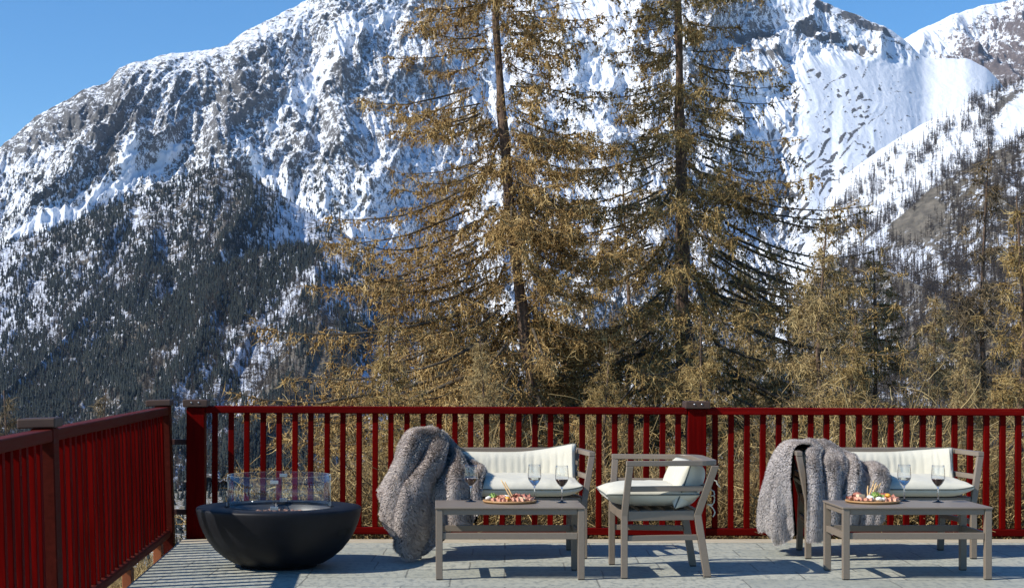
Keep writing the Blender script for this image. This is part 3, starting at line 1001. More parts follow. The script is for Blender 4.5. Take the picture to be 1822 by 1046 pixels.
young_at(Y2, 1330, 470, 42, 3.6, 'low olive larch behind the right foot of the big dark trunk')
young_at(Y1, 1040, 520, 44, 1.3, 'bushy larch behind the gap between the two big trunks, low down')
young_at(Y3, 183, 692, 62, .7, 'small pale larch whose tip shows over the left fence, beside its far corner')
young_at(Y3, 14, 694, 55, 3.1, 'small pale larch at the left edge of the photo, over the fence rail')
young_at(Y2, 770, 590, 48, .2, 'low twiggy larch behind the lower left boughs of the golden larch')

young_at(Y1, 1250, 560, 25, 1.9, 'low olive larch right under the lower boughs of the big dark trunk')
young_at(Y2, 1400, 500, 33, 4.4, 'low pale larch close behind the bushy pale olive one, to its left')
young_at(Y1, 1520, 560, 24, .9, 'low olive larch in front of the bushy pale one, above the second sofa')
young_at(Y2, 1720, 590, 25, 2.2, 'low pale larch before the slim grey brown larch, just above the railing')
young_at(Y1, 690, 560, 27, 5.0, 'low golden olive larch at the left foot of the leaning golden larch')
young_at(Y2, 860, 600, 25, 3.0, 'low pale larch in front of the leaning reddish trunk')
young_at(Y1, 1080, 610, 26, .2, 'low olive larch between the two big trunks, just above the railing')
young_at(Y2, 610, 640, 40, 1.7, 'low pale larch at the far left end of the brown thicket')
# ------------------------------------------------------------------ dry thicket under the trees (uncountable)
def thicket():
    rg = np.random.default_rng(77)
    n = 44000
    y = 14.0 + 26 * rg.random(n) ** 1.6
    xl = (395 - CX) * y / F
    xr = (2150 - CX) * y / F
    x = xl + (xr - xl) * rg.random(n)
    dens = fbm(x * .45, y * .45, 3, 12)
    keep = (dens > -.32 + .35 * rg.random(n) - .3) 
    x, y = x[keep], y[keep]
    n = len(x)
    clump = fbm(x * .35 + 9, y * .35, 3, 44)
    base = np.stack([x, y, gz(x, y)], -1)
    fade = np.interp((x * F / y + CX), [395, 560, 700], [.30, .75, 1.0])
    h = (1.1 + .055 * (y - 14) ** 1.25 + 1.3 * np.clip(clump + .2, -.3, 1)) * rg.uniform(.4, 1.1, n) * fade
    d = np.stack([rg.normal(0, .42, n), rg.normal(0, .42, n), np.ones(n)], -1)
    P = grow(rg, base, d, h, 7, .12, rg.uniform(-.02, .10, n))
    Rr = .0068 * np.linspace(1, .35, 7)[None] * rg.uniform(.6, 1.5, (n, 1)) * (1 + .01 * (y - 14))[:, None]
    V, q = tubes(P, Rr, 3)
    tint = np.clip(rg.normal(.30, .18, n) + .35 * clump, 0, 1)
    n3 = n * 5
    who = rg.integers(0, n, n3)
    f = rg.uniform(.15, 1, n3) * 6; i0 = np.minimum(f.astype(int), 5); fr = (f - i0)[:, None]
    b = P[who, i0] * (1 - fr) + P[who, i0 + 1] * fr
    d3 = rg.normal(0, 1, (n3, 3)) + np.array([0, 0, .35])
    P3 = grow(rg, b, d3, rg.uniform(.10, .48, n3), 5, .30, rg.uniform(-.05, .25, n3))
    R3 = .0044 * np.linspace(1, .45, 5)[None] * rg.uniform(.7, 1.4, (n3, 1)) * (1 + .012 * (P3[:, 0, 1] - 14))[:, None]
    V3, q3 = tubes(P3, R3, 3)
    tint3 = np.clip(tint[who] + rg.normal(.08, .20, n3), 0, 1)
    me = mesh_np('dry_thicket', np.concatenate([V, V3]), [np.concatenate([q, q3 + len(V)])], M['twig_pale'], False, {'tint': np.concatenate([np.repeat(tint, 21), np.repeat(tint3, 15)])})
    o = link('dry_thicket', me)
    tag(o, 'tangle of dry leafless brush filling the slope behind the red railing', 'brush')
    o['kind'] = 'stuff'
thicket()

def dry_grass():
    rg = np.random.default_rng(78)
    n = 26000
    x = rg.uniform(-4.2, 8, n)
    y = rg.uniform(12.9, 16.5, n)
    left = rg.random(n) < .22
    x = np.where(left, rg.uniform(-3.2, -1.98, n), x)
    y = np.where(left, rg.uniform(8.5, 15, n), y)
    base = np.stack([x, y, gz(x, y) - .02], -1)
    d = np.stack([rg.normal(0, .5, n), rg.normal(0, .5, n), np.ones(n)], -1)
    P = grow(rg, base, d, rg.uniform(.12, .62, n) * np.where(left, .65, 1), 4, .15, rg.uniform(.0, .3, n))
    V, q = tubes(P, .0034 * np.linspace(1, .3, 4)[None] * rg.uniform(.6, 1.3, (n, 1)), 3)
    me = mesh_np('dry_grass', V, [q], M['twig_pale'], False, {'tint': np.repeat(np.clip(rg.normal(.55, .25, n), 0, 1), 12)})
    o = link('dry_grass', me)
    tag(o, 'straw coloured dry grass growing along the foot of the railing', 'grass')
    o['kind'] = 'stuff'
dry_grass()
# ================================================================== TERRACE
def build_terrace():
    xe = lambda y: -1.905 - .0287 * (y - 12.8)
    def slab(name, y0, y1, z1, m):
        bm = bmesh.new()
        top = [(xe(y0), y0), (13, y0), (13, y1), (xe(y1), y1)]
        a = [bm.verts.new((x, y, z1)) for x, y in top]
        b = [bm.verts.new((x, y, -.34)) for x, y in top]
        bm.faces.new(a)
        bm.faces.new(b[::-1])
        for i in range(4):
            bm.faces.new((a[i], b[i], b[(i + 1) % 4], a[(i + 1) % 4]))
        o = bm_obj(name, bm, m, bevel=.004)
        o['kind'] = 'structure'
    slab('terrace', -6, 12.56, 0, M['stone'])
    slab('terrace_edging', 12.564, 12.80, .004, M['edge_stone'])
build_terrace()

# ------------------------------------------------------------------ railings
def rail_part(name, lo, hi, m, parent, bev=.004, loc=None, jig=0):
    bm = bmesh.new()
    box(bm, lo, hi)
    o = bm_obj(name, bm, m, parent, bevel=bev)
    return o

def back_railing():
    root = thing('railing', 'dark red wooden railing with square balusters running along the far edge of the terrace', 'railing', (-1.81, 12.90, 0))
    root.rotation_euler = (0, R(.2), 0)
    P = 3.822
    rg = random.Random(3)
    first = None
    for k in range(4):
        x = P * k
        post = rail_part('post', (x - .069, -.069, -.30), (x + .069, .069, 1.002), M['red_v'], root, .006)
        cap = rail_part('post_cap', (x - .094, -.094, 1.004), (x + .094, .094, 1.060), M['cap'], post, .006)
        cap.data.materials[0] = M['cap']
        for s in (-1, 1):
            bm = bmesh.new()
            lathe(bm, [(0, 0), (.006, 0), (.0065, .004), (0, .006)], 10)
            bmesh.ops.transform(bm, matrix=Matrix.Translation((x + s * .028, -.0945, 1.038)) @ Matrix.Rotation(R(90), 4, 'X'), verts=bm.verts)
            bm_obj('screw_head', bm, M['steel'], post, smooth=True)
    base = None
    for k in range(3):
        x0 = P * k + .0705
        x1 = P * (k + 1) - .0705
        rail_part('top_rail', (x0, -.052, .957), (x1, .052, 1.012), M['red_x'], root, .007)
        rail_part('bottom_rail', (x0, -.035, .036), (x1, .035, .092), M['red_x'], root, .006)
        for i in range(30):
            x = P * k + .143 + .1222 * i
            if base is None:
                base = rail_part('baluster', (-.021, -.021, .0925), (.021, .021, .9565), M['red_v'], root, .003)
                b = base
            else:
                b = base.copy()
                COL.objects.link(b)
            b.location = (x + rg.uniform(-.003, .003), rg.uniform(-.004, .004), 0)
            b.rotation_euler = (rg.uniform(-.002, .002), 0, rg.uniform(-.05, .05))
    for z in (.20, .735):
        rail_part('crossbar', (-.20, -.014, z - .020), (-.0705, .014, z + .020), M['dark_wood'], root, .003)
back_railing()

def left_railing():
    root = thing('railing', 'weathered dark red wooden railing along the left side of the terrace, seen nearly end on', 'railing', (-2.01, 12.80, 0))
    root.rotation_euler = (0, R(-1.7), R(1.64))
    P = 4.45
    rg = random.Random(4)
    for k in range(3):
        y = -P * k
        post = rail_part('post', (-.062, y - .085, -.42), (.050, y + .045, 1.012), M['red_y'] , root, .006)
        rail_part('post_cap', (-.125, y - .10, 1.014), (.062, y + .10, 1.062), M['cap'], post, .007)
    base = None
    for k in range(2):
        y1 = -P * k - .0865
        y0 = -P * (k + 1) + .0465
        rail_part('top_rail', (-.050, y0, .945), (.046, y1, 1.006), M['red_y'], root, .008)
        rail_part('bottom_rail', (-.036, y0, .022), (.036, y1, .088), M['red_y'], root, .02)
        for i in range(26):
            y = -P * k - .235 - .161 * i
            if base is None:
                base = rail_part('baluster', (-.021, -.026, .0885), (.021, .026, .9445), M['red_v'], root, .003)
                b = base
            else:
                b = base.copy()
                COL.objects.link(b)
            b.location = (rg.uniform(-.004, .004), y + rg.uniform(-.004, .004), 0)
            b.rotation_euler = (rg.uniform(-.003, .003), 0, rg.uniform(-.04, .04))
        for yy in (-.55, -2.0, -3.6):
            rail_part('support_block', (-.03, -P * k + yy - .06, -.30), (.03, -P * k + yy + .06, .0215), M['orange'], root, .004)
left_railing()

# ------------------------------------------------------------------ fire bowl
def fire_bowl():
    root = thing('fire_bowl', 'large round anthracite fire bowl with a ring of clear glass panels', 'fire pit', (-1.012, 11.10, 0))
    bm = bmesh.new()
    lathe(bm, [(0, .0), (.245, 0), (.25, .006), (.25, .022), (.272, .0225), (.30, .030), (.36, .066), (.418, .115), (.462, .170), (.497, .230), (.522, .290), (.537, .345), (.5425, .375), (.5415, .386), (.535, .393),
               (.40, .3945), (.365, .394), (.358, .389), (.352, .345), (.345, .315), (.335, .304), (0, .300)], 96)
    bowl = bm_obj('bowl', bm, M['bowl'], root, smooth=True)
    # vent slot on the right flank
    bm = bmesh.new()
    n = 8
    ring = []
    rows = []
    for zi in range(2):
        z = .232 + .034 * zi
        r = np.interp(z, [.230, .290], [.497, .522]) + .002
        rows.append([bm.verts.new((r * math.cos(a), r * math.sin(a), z)) for a in np.linspace(R(-36), R(-18), n)])
    for i in range(n - 1):
        bm.faces.new((rows[0][i], rows[0][i + 1], rows[1][i + 1], rows[1][i]))
    bmesh.ops.solidify(bm, geom=bm.faces[:], thickness=.006)
    bm_obj('vent_slot', bm, M['rubber'], bowl)
    # burner pan
    bm = bmesh.new()
    lathe(bm, [(0, .3045), (.325, .3085), (.336, .322), (.3435, .378), (.3475, .379), (.342, .319), (.33, .3045), (0, .3015)], 72)
    bm_obj('burner_pan', bm, M['pan'], root, smooth=True)
    # glass screen of four curved panels with clips
    rad = .333
    for k in range(4):
        bm = bmesh.new()
        n = 24
        a0 = R(-90 + 90 * k + .9)
        a1 = R(-90 + 90 * (k + 1) - .9)
        rings = []
        for a in np.linspace(a0, a1, n):
            c, s = math.cos(a), math.sin(a)
            rings.append([(r * c, r * s, z) for r, z in ((rad, .400), (rad + .006, .400), (rad + .006, .602), (rad, .602))])
        beam(bm, rings)
        pan = bm_obj('glass_panel', bm, M['screen_glass'], root, smooth=False)
        for poly in pan.data.polygons:
            side = abs(poly.normal.z) < .5 and poly.area > 2e-3
            poly.use_smooth = side
            poly.material_index = 0 if side else 1
        pan.data.materials.append(M['glass_edge'])
        for z in (.408, .575):
            bm = bmesh.new()
            aa = R(-90 + 90 * k)
            Mx = Matrix.Rotation(aa, 4, 'Z') @ Matrix.Translation((rad + .003, 0, z))
            box(bm, (-.007, -.026, -.012), (.007, .026, .012), Mx)
            bm_obj('glass_clip', bm, M['steel'], pan, bevel=.002)
    # lava stones lie in the pan
    protos = []
    for v in range(4):
        bm = bmesh.new()
        bmesh.ops.create_icosphere(bm, subdivisions=2, radius=.021)
        rg = random.Random(50 + v)
        for vt in bm.verts:
            vt.co *= rg.uniform(.72, 1.22)
        me = bpy.data.meshes.new('lava_stone')
        bm.to_mesh(me)
        bm.free()
        me.materials.append(M['lava'])
        protos.append(me)
    rg = random.Random(9)
    for i in range(90):
        a = rg.uniform(0, 6.283)
        r = .24 * math.sqrt(rg.random())
        o = link('lava_stone', protos[i % 4])
        o.location = (-1.012 + r * math.cos(a), 11.10 + r * math.sin(a), .322 + .040 * (1 - r / .26) * rg.random() + .012 * rg.random())
        o.rotation_euler = (rg.uniform(0, 6), rg.uniform(0, 6), rg.uniform(0, 6))
        o.scale = (rg.uniform(.8, 1.3),) * 3
        tag(o, 'reddish lava stone heaped with others inside the dark fire bowl', 'stone', 'lava stones in the fire bowl')
fire_bowl()

# ------------------------------------------------------------------ aluminium lounge frames
def bar(bm, p, q, wx, h):
    """horizontal rail of width wx and height h between two points"""
    p, q = Vector(p), Vector(q)
    d = (q - p)
    s = Vector((-d.y, d.x, 0)).normalized() * wx / 2
    u = Vector((0, 0, h / 2))
    beam(bm, [[p - s - u, p + s - u, p + s + u, p - s + u], [q - s - u, q + s - u, q + s + u, q - s + u]])

def frame(root, hf, hb, dep):
    """lounge frame facing -y: hf / hb half leg spacing at the front / back"""
    yf, yb = -dep / 2, dep / 2
    m = M['taupe']
    fl = lambda s: [(s * hf, yf, 0), (s * hf, yf, .39), (s * (hf + .055), yf + .028, .6985)]
    rl = lambda s: [(s * hb, yb, 0), (s * hb, yb - .062, .39), (s * (hb + .060), yb + .038, .6985)]
    at = lambda L, z: tuple(np.array(L[0]) + (np.array(L[1]) - L[0]) * z / .39) if z < .39 else tuple(np.array(L[1]) + (np.array(L[2]) - L[1]) * (z - .39) / .3085)
    for s in (-1, 1):
        for L, wy in ((fl(s), .040), (rl(s), .046)):
            bm = bmesh.new()
            beam(bm, [hrect(p, .040, wy) for p in [(L[0][0], L[0][1], .006)] + L[1:]])
            leg = bm_obj('leg', bm, m, root, bevel=.003)
            bm = bmesh.new()
            box(bm, (L[0][0] - .018, L[0][1] - .018, 0), (L[0][0] + .018, L[0][1] + .018, .0055))
            bm_obj('foot_pad', bm, M['rubber'], leg)
        f, r = at(fl(s), .557), at(rl(s), .557)
        bm = bmesh.new()
        bar(bm, (f[0], f[1] + .0205, .557), (r[0], r[1] - .0235, .557), .022, .034)
        bm_obj('arm_slat', bm, m, root, bevel=.003)
        f, r = at(fl(s), .388), at(rl(s), .388)
        bm = bmesh.new()
        bar(bm, (f[0], f[1] + .0205, .388), (r[0], r[1] - .0235, .388), .028, .060)
        bm_obj('seat_rail', bm, m, root, bevel=.003)
        f, r = at(fl(s), .25), at(rl(s), .25)
        bm = bmesh.new()
        bar(bm, (f[0], f[1] + .0205, .25), (r[0], r[1] - .0235, .25), .026, .034)
        bm_obj('stretcher', bm, m, root, bevel=.003)
    for L in (fl, rl):
        a, b = at(L(-1), .388), at(L(1), .388)
        bm = bmesh.new()
        bar(bm, (a[0] + .0205, a[1], .388), (b[0] - .0205, b[1], .388), .028, .060)
        bm_obj('seat_rail', bm, m, root, bevel=.003)
    a, b = at(rl(-1), .557), at(rl(1), .557)
    bm = bmesh.new()
    bar(bm, (a[0] + .0205, a[1], .557), (b[0] - .0205, b[1], .557), .022, .034)
    bm_obj('back_slat', bm, m, root, bevel=.003)
    nsl = 5
    for i in range(nsl):
        y = yf + .06 + (dep - .20) * i / (nsl - 1)
        bm = bmesh.new()
        hw = hb - .012
        box(bm, (-hw, y - .03, .400), (hw, y + .03, .416))
        bm_obj('seat_slat', bm, m, root, bevel=.002)
    # wide bent top rail: two arms and the back in one piece
    def path(A, B, y0, y1, r):
        pts = [(-A, y0)]
        n = 9
        for i in range(n):
            t = math.pi / 2 * i / (n - 1)
            pts.append((-B + r - r * math.cos(t), y1 - r + r * math.sin(t)))
        return pts + [(-x, y) for x, y in pts[::-1]]
    ytop = yb + .038
    po = path(hf + .076, hb + .083, yf + .006, ytop + .024, .13)
    pi_ = path(hf + .036, hb + .043, yf + .006, ytop - .060, .085)
    bm = bmesh.new()
    beam(bm, [[(a[0], a[1], .699), (b[0], b[1], .699), (b[0], b[1], .731), (a[0], a[1], .731)] for a, b in zip(po, pi_)])
    bm_obj('arm_and_back_rail', bm, m, root, bevel=.004)

def pillow(root, name, sx, sy, th, fn, nx=70, ny=36, pw=5.0, wr=.006, seed=1, pleats=0, pinch=.03, pip=True, floor_flat=1.0):
    """pillow with a seam; fn maps local (x, y, z) arrays to place it"""
    u = np.sin(np.linspace(-1, 1, nx) * np.pi / 2); v = np.sin(np.linspace(-1, 1, ny) * np.pi / 2)
    U, Vv = np.meshgrid(u, v)
    prof = np.clip(1 - np.abs(U) ** pw, 0, 1) ** .5 * np.clip(1 - np.abs(Vv) ** pw, 0, 1) ** .5
    X = U * sx / 2 * (1 - pinch * (1 - Vv ** 2) * np.abs(U) ** 3)
    Y = Vv * sy / 2 * (1 - pinch * 1.2 * (1 - U ** 2) * np.abs(Vv) ** 3)
    edge = np.minimum(1 - np.abs(U), 1 - np.abs(Vv))
    wrk = wr * (fbm(X * 9, Y * 9, 4, seed) + .9 * np.abs(pn(X * 22, Y * 5, seed + 3)) * np.exp(-edge * 5))
    pl = 0
    if pleats:
        rg = np.random.default_rng(seed)
        pl = np.zeros_like(X)
        for i in range(pleats):
            c = -1 + 2 * (i + .5 + rg.uniform(-.28, .28)) / pleats
            dd = (U - c) * sx / 2 + .012 * pn(Y * 9, Y * 0 + i, seed)
            dep = rg.uniform(.35, 1.0)
            pl -= dep * np.exp(-(dd / .0085) ** 2) * np.clip(1.15 - np.abs(Vv + rg.uniform(-.4, .4)) ** 2 * .8, 0, 1)
        pl *= .009
    top = th / 2 * prof + (wrk + pl) * np.clip(prof * 1.6, 0, 1)
    bot = -th / 2 * prof * floor_flat
    T = np.stack(fn(X, Y, top), -1).reshape(-1, 3)
    B = np.stack(fn(X, Y, bot), -1).reshape(-1, 3)
    n = nx * ny
    i = np.arange(ny - 1)[:, None] * nx + np.arange(nx - 1)[None, :]
    q = np.stack([i, i + 1, i + nx + 1, i + nx], -1).reshape(-1, 4)
    me = mesh_np(name, np.concatenate([T, B]), [q, q[:, ::-1] + n], M['cushion'], True)
    bm = bmesh.new()
    bm.from_mesh(me)
    bmesh.ops.remove_doubles(bm, verts=bm.verts, dist=1e-5)
    bm.to_mesh(me)
    bm.free()
    o = link(name, me, root)
    if pip:
        per = [(0, j) for j in range(nx)] + [(k, nx - 1) for k in range(1, ny)] + [(ny - 1, j) for j in range(nx - 2, -1, -1)] + [(k, 0) for k in range(ny - 2, 0, -1)]
        Z0 = np.zeros_like(X)
        E = np.stack(fn(X * 1.004, Y * 1.004, Z0), -1)
        pts = np.array([E[a, b] for a, b in per] + [E[0, 0]])
        keep = [0]
        for k in range(1, len(pts)):
            if np.linalg.norm(pts[k] - pts[keep[-1]]) > .012:
                keep.append(k)
        pts = pts[keep]
        V2, q2 = tubes(pts[None], np.full((1, len(pts)), .0048), 6)
        link('piping', mesh_np('piping', V2, [q2], M['piping'], True), o)
    return o

def sofa(cx, cy, label, lift, seed):
    root = thing('garden_sofa', label, 'sofa', (cx, cy, 0), 0, 'low sofas facing the camera')
    frame(root, .565, .505, .55)
    def seat(X, Y, Z):
        y = Y - .045
        z = .490 + Z - .012 * np.abs(X / .5) ** 3 * (Z < 0) + .022 * np.clip((np.abs(X) - .4) / .15, 0, 1) ** 2 + .012 * (Y / .28)
        return X, y, z
    pillow(root, 'seat_cushion', 1.10, .60, .135, seat, seed=seed, wr=.010, pinch=.025, pw=4.5)
    lean = R(17)
    def back(X, Y, Z):
        up = Y * math.cos(lean) + .0 * X
        fw = -Z + Y * math.sin(lean)
        e = np.clip((np.abs(X) - .22) / .30, 0, 1)
        curl = .15 * e ** 2.2
        right = np.clip((X - .12) / .40, 0, 1) ** 1.8
        z = .575 + up + lift * right * (.35 + .65 * (Y > -.2) * np.clip(Y / .15 + .3, 0, 1)) - .012 * np.cos(X * 3)
        return X * .98, .215 + fw - curl, z
    pillow(root, 'back_cushion', 1.10, .30, .12, back, nx=150, ny=34, seed=seed + 5, pleats=21, wr=.004, pinch=.02, pw=5)
    return root
SOFA_A = (.470, 11.80)
SOFA_B = (3.130, 11.80)
sofa(*SOFA_A, 'taupe metal sofa with cream cushions under the brown grey fur throw', .048, 21)
sofa(*SOFA_B, 'taupe metal sofa with cream cushions under the silver grey fur throw', .020, 33)

def armchair():
    root = thing('garden_armchair', 'taupe metal armchair with cream cushions seen from its side between the two sofas', 'armchair', (1.450, 10.815, 0), R(-90))
    frame(root, .365, .295, .526)
    def seat(X, Y, Z):
        return X, Y - .075, .492 + Z + .018 * np.clip((np.abs(X) - .2) / .15, 0, 1) ** 2 + .012
    pillow(root, 'seat_cushion', .66, .58, .145, seat, seed=61, wr=.008, pinch=.03, pw=3.6)
    lean = R(20)
    def back(X, Y, Z):
        e = np.clip((np.abs(X) - .10) / .25, 0, 1)
        return X, .165 + Y * math.sin(lean) - Z * math.cos(lean) - .07 * e ** 2, .572 + Y * math.cos(lean) + Z * math.sin(lean) * .6
    bc = pillow(root, 'back_cushion', .66, .30, .20, back, seed=71, wr=.007, pinch=.05, pw=3.2, pleats=5)
    rg = random.Random(5)
    for x0, z0 in ((.26, .585), (.26, .452), (-.26, .585)):
        for k in range(2):
            bm = bmesh.new()
            p = Vector((x0, .27, z0))
            d = Vector((rg.uniform(-.3, .3), rg.uniform(.2, 1), rg.uniform(-.8, .5)))
            pts = [p]
            for i in range(7):
                d = (d + Vector((rg.uniform(-.9, .9), rg.uniform(-.7, .7), rg.uniform(-1.0, .5)))).normalized()
                p = p + d * .017
                pts.append(p)
            tube(bm, pts, .0045, 6)
            bm_obj('cushion_tie', bm, M['cushion'], bc, smooth=True)
armchair()

# ------------------------------------------------------------------ coffee tables
def table(cx, cy, label):
    root = thing('coffee_table', label, 'table', (cx, cy, 0), 0, 'low coffee tables')
    hx, hy = .4375, .245
    m = M['taupe']
    bm = bmesh.new()
    box(bm, (-.462, -.272, .436), (.462, .272, .4485))
    bm_obj('table_top', bm, m, root, bevel=.003)
    for s in (-1, 1):
        for t in (-1, 1):
            bm = bmesh.new()
            box(bm, (s * hx - .021, t * hy - .021, .005), (s * hx + .021, t * hy + .021, .4355))
            leg = bm_obj('leg', bm, m, root, bevel=.003)
            bm = bmesh.new()
            box(bm, (s * hx - .018, t * hy - .018, 0), (s * hx + .018, t * hy + .018, .0045))
            bm_obj('foot_pad', bm, M['rubber'], leg)
    for z, h, nm in ((.418, .034, 'apron'), (.270, .040, 'stretcher')):
        for s in (-1, 1):
            bm = bmesh.new()
            box(bm, (-hx + .0215, s * hy - .013, z - h / 2), (hx - .0215, s * hy + .013, z + h / 2))
            bm_obj(nm, bm, m, root, bevel=.003)
            bm = bmesh.new()
            box(bm, (s * hx - .013, -hy + .0215, z - h / 2), (s * hx + .013, hy - .0215, z + h / 2))
            bm_obj(nm, bm, m, root, bevel=.003)
TA = (.4775, 10.645)
TB = (2.985, 10.645)
table(*TA, 'taupe metal coffee table in front of the brown fur throw, carrying three wine glasses')
table(*TB, 'taupe metal coffee table in front of the grey fur throw, carrying two wine glasses')
TOP = .4485

# ------------------------------------------------------------------ wine glasses
OUT = [(0, 0), (.036, .0), (.0365, .0015), (.030, .004), (.012, .008), (.0045, .014), (.0038, .030), (.0038, .085), (.0052, .096), (.0140, .104), (.0270, .120), (.0380, .138), (.0432, .155), (.0430, .172), (.0415, .195), (.0393, .220), (.0380, .2365)]
INN = [(.0370, .2365), (.0383, .220), (.0405, .195), (.0420, .172), (.0422, .155), (.0370, .139), (.0258, .1215), (.0125, .1065), (0, .102)]
def wine_glass(x, y, wine, label):
    root = thing('wine_glass', label, 'wine glass', (x, y, TOP), 0, 'stemmed wine glasses')
    bm = bmesh.new()
    lathe(bm, OUT[:10] + [(0, .1015)], 40)
    bm_obj('stem_and_foot', bm, M['solid_crystal'], root, smooth=True)
    bm = bmesh.new()
    lathe(bm, OUT[9:] + INN, 48)
    bm_obj('glass_bowl', bm, M['wine_glass'], root, smooth=True)
    bm = bmesh.new()
    lv = .150 if wine == 'red_wine' else .153
    lathe(bm, [(0, .1025), (.0122, .107), (.0255, .122), (.0367, .1395), (.0415, lv), (0, lv)], 40)
    o = bm_obj('wine', bm, M[wine], root, smooth=False)
    for p in o.data.polygons:
        p.use_smooth = abs(p.normal.z) < .98
wine_glass((838 - CX) * 10.80 / F, 10.80, 'red_wine', 'glass of red wine standing in front of the brown fur throw')
wine_glass((951 - CX) * 10.83 / F, 10.83, 'white_wine', 'glass of white wine just right of the food board on the left table')
wine_glass((999.7 - CX) * 10.72 / F, 10.72, 'red_wine', 'glass of red wine near the right end of the left table')
wine_glass((1608.9 - CX) * 10.83 / F, 10.83, 'white_wine', 'glass of white wine just right of the food board on the right table')
wine_glass((1669.1 - CX) * 10.75 / F, 10.75, 'red_wine', 'glass of red wine near the right end of the right table')

# ------------------------------------------------------------------ food boards
M['board'] = simple('olive_wood_board', (.34, .17, .06, 1), (.50, .29, .12, 1), 9, .5, (1.2, 7, 7), .1)
M['ham'] = simple('cured_ham', (.44, .15, .085, 1), (.70, .40, .27, 1), 55, .5, bstr=.3, bdist=.001)
M['salami'] = simple('dark_salami', (.30, .07, .045, 1), (.52, .23, .15, 1), 90, .5, bstr=.3, bdist=.001)
M['cheese'] = simple('pale_cheese', (.72, .60, .36, 1), (.80, .70, .48, 1), 30, .5, bstr=.1)
M['stick'] = simple('breadstick', (.60, .36, .13, 1), (.74, .52, .25, 1), 40, .7, bstr=.4, bdist=.001)
M['leaf'] = simple('lettuce', (.16, .30, .04, 1), (.45, .55, .16, 1), 40, .5, bstr=.2)
M['fruit'] = simple('yellow_fruit', (.72, .30, .02, 1), (.80, .42, .05, 1), 20, .4, bstr=.1)
M['cream'] = simple('fresh_cheese', (.75, .72, .62, 1), (.84, .82, .75, 1), 40, .6, bstr=.4)

def ham_mesh(seed, big=1.0):
    rg = np.random.default_rng(seed)
    nu, nv = 26, 9
    u = np.linspace(0, 1, nu); v = np.linspace(0, 1, nv)
    U, Vv = np.meshgrid(u, v)
    X = (U - .5) * .062 * big + .004 * pn(U * 4, Vv * 3, seed)
    Y = (Vv - .5) * .034 * big + .010 * np.sin(U * 16 + seed) * (1 - .3 * Vv)
    Z = .004 + .016 * big * (Vv * (1.1 - Vv) * 2.6) + .007 * np.cos(U * 16 + seed + .8) * Vv + .004 * pn(U * 7, Vv * 4, seed + 4)
    Z = np.maximum(Z, .001)
    P = np.stack([X, Y, Z], -1)
    G = np.concatenate([P.reshape(-1, 3), (P + np.array([.0004, .001, -.0018])).reshape(-1, 3)])
    i = np.arange(nv - 1)[:, None] * nu + np.arange(nu - 1)[None, :]
    q = np.stack([i, i + 1, i + nu + 1, i + nu], -1).reshape(-1, 4)
    return mesh_np('ham_slice', G, [q, q[:, ::-1] + nu * nv], None, True)

def wedge_mesh():
    bm = bmesh.new()
    a = [bm.verts.new(p) for p in ((0, -.026, 0), (.014, .022, 0), (-.014, .022, 0))]
    b = [bm.verts.new(p) for p in ((0, -.026, .017), (.014, .022, .018), (-.014, .022, .018))]
    bm.faces.new(a[::-1]); bm.faces.new(b)
    for i in range(3):
        bm.faces.new((a[i], a[(i + 1) % 3], b[(i + 1) % 3], b[i]))
    bmesh.ops.bevel(bm, geom=bm.edges[:], offset=.0018, segments=2, affect='EDGES')
    me = bpy.data.meshes.new('cheese_wedge'); bm.to_mesh(me); bm.free()
    return me

def lump_mesh(name, seed, r, flat=.7):
    bm = bmesh.new()
    bmesh.ops.create_icosphere(bm, subdivisions=3, radius=r)
    for v in bm.verts:
        n = float(pn(v.co.x * 60 + seed, v.co.y * 60 + v.co.z * 41, seed))
        v.co *= 1 + .22 * n
        v.co.z = v.co.z * flat + r * flat * .9
    me = bpy.data.meshes.new(name); bm.to_mesh(me); bm.free()
    me.polygons.foreach_set('use_smooth', np.ones(len(me.polygons), bool))
    return me

def leaf_mesh(seed):
    nu, nv = 18, 8
    u = np.linspace(0, 1, nu); v = np.linspace(-1, 1, nv)
    U, Vv = np.meshgrid(u, v)
    wd = .022 * np.sin(np.pi * np.clip(U * .92 + .06, 0, 1)) ** .6
    X = (U - .5) * .06
    Y = Vv * wd
    Z = .006 + .014 * np.sin(np.pi * U) + .006 * np.abs(Vv) * np.sin(U * 26 + Vv * 3 + seed) + .010 * Vv ** 2
    P = np.stack([X, Y, Z], -1)
    i = np.arange(nv - 1)[:, None] * nu + np.arange(nu - 1)[None, :]
    q = np.stack([i, i + 1, i + nu + 1, i + nu], -1).reshape(-1, 4)
    G = np.concatenate([P.reshape(-1, 3), (P - np.array([0, 0, .0012])).reshape(-1, 3)])
    return mesh_np('lettuce_leaf', G, [q, q[:, ::-1] + nu * nv], M['leaf'], True)

def put(name, me, m, x, y, z, rz, sc, label, cat, group=None, tilt=0):
    if not me.materials:
        me.materials.append(m)
    o = link(name, me)
    o.location = (x, y, z)
    o.rotation_euler = (tilt, 0, rz)
    o.scale = (sc,) * 3
    return tag(o, label, cat, group)

def stick(p, q, label, group):
    bm = bmesh.new()
    p, q = Vector(p), Vector(q)
    pts = [p.lerp(q, t) + Vector((.0012 * math.sin(9 * t + q.x * 90), 0, .001 * math.cos(7 * t))) for t in np.linspace(0, 1, 9)]
    tube(bm, pts, [.0030, .0042, .0045, .0043, .0046, .0043, .0045, .0041, .0026], 8)
    o = bm_obj('breadstick', bm, M['stick'], smooth=True)
    tag(o, label, 'breadstick', group)

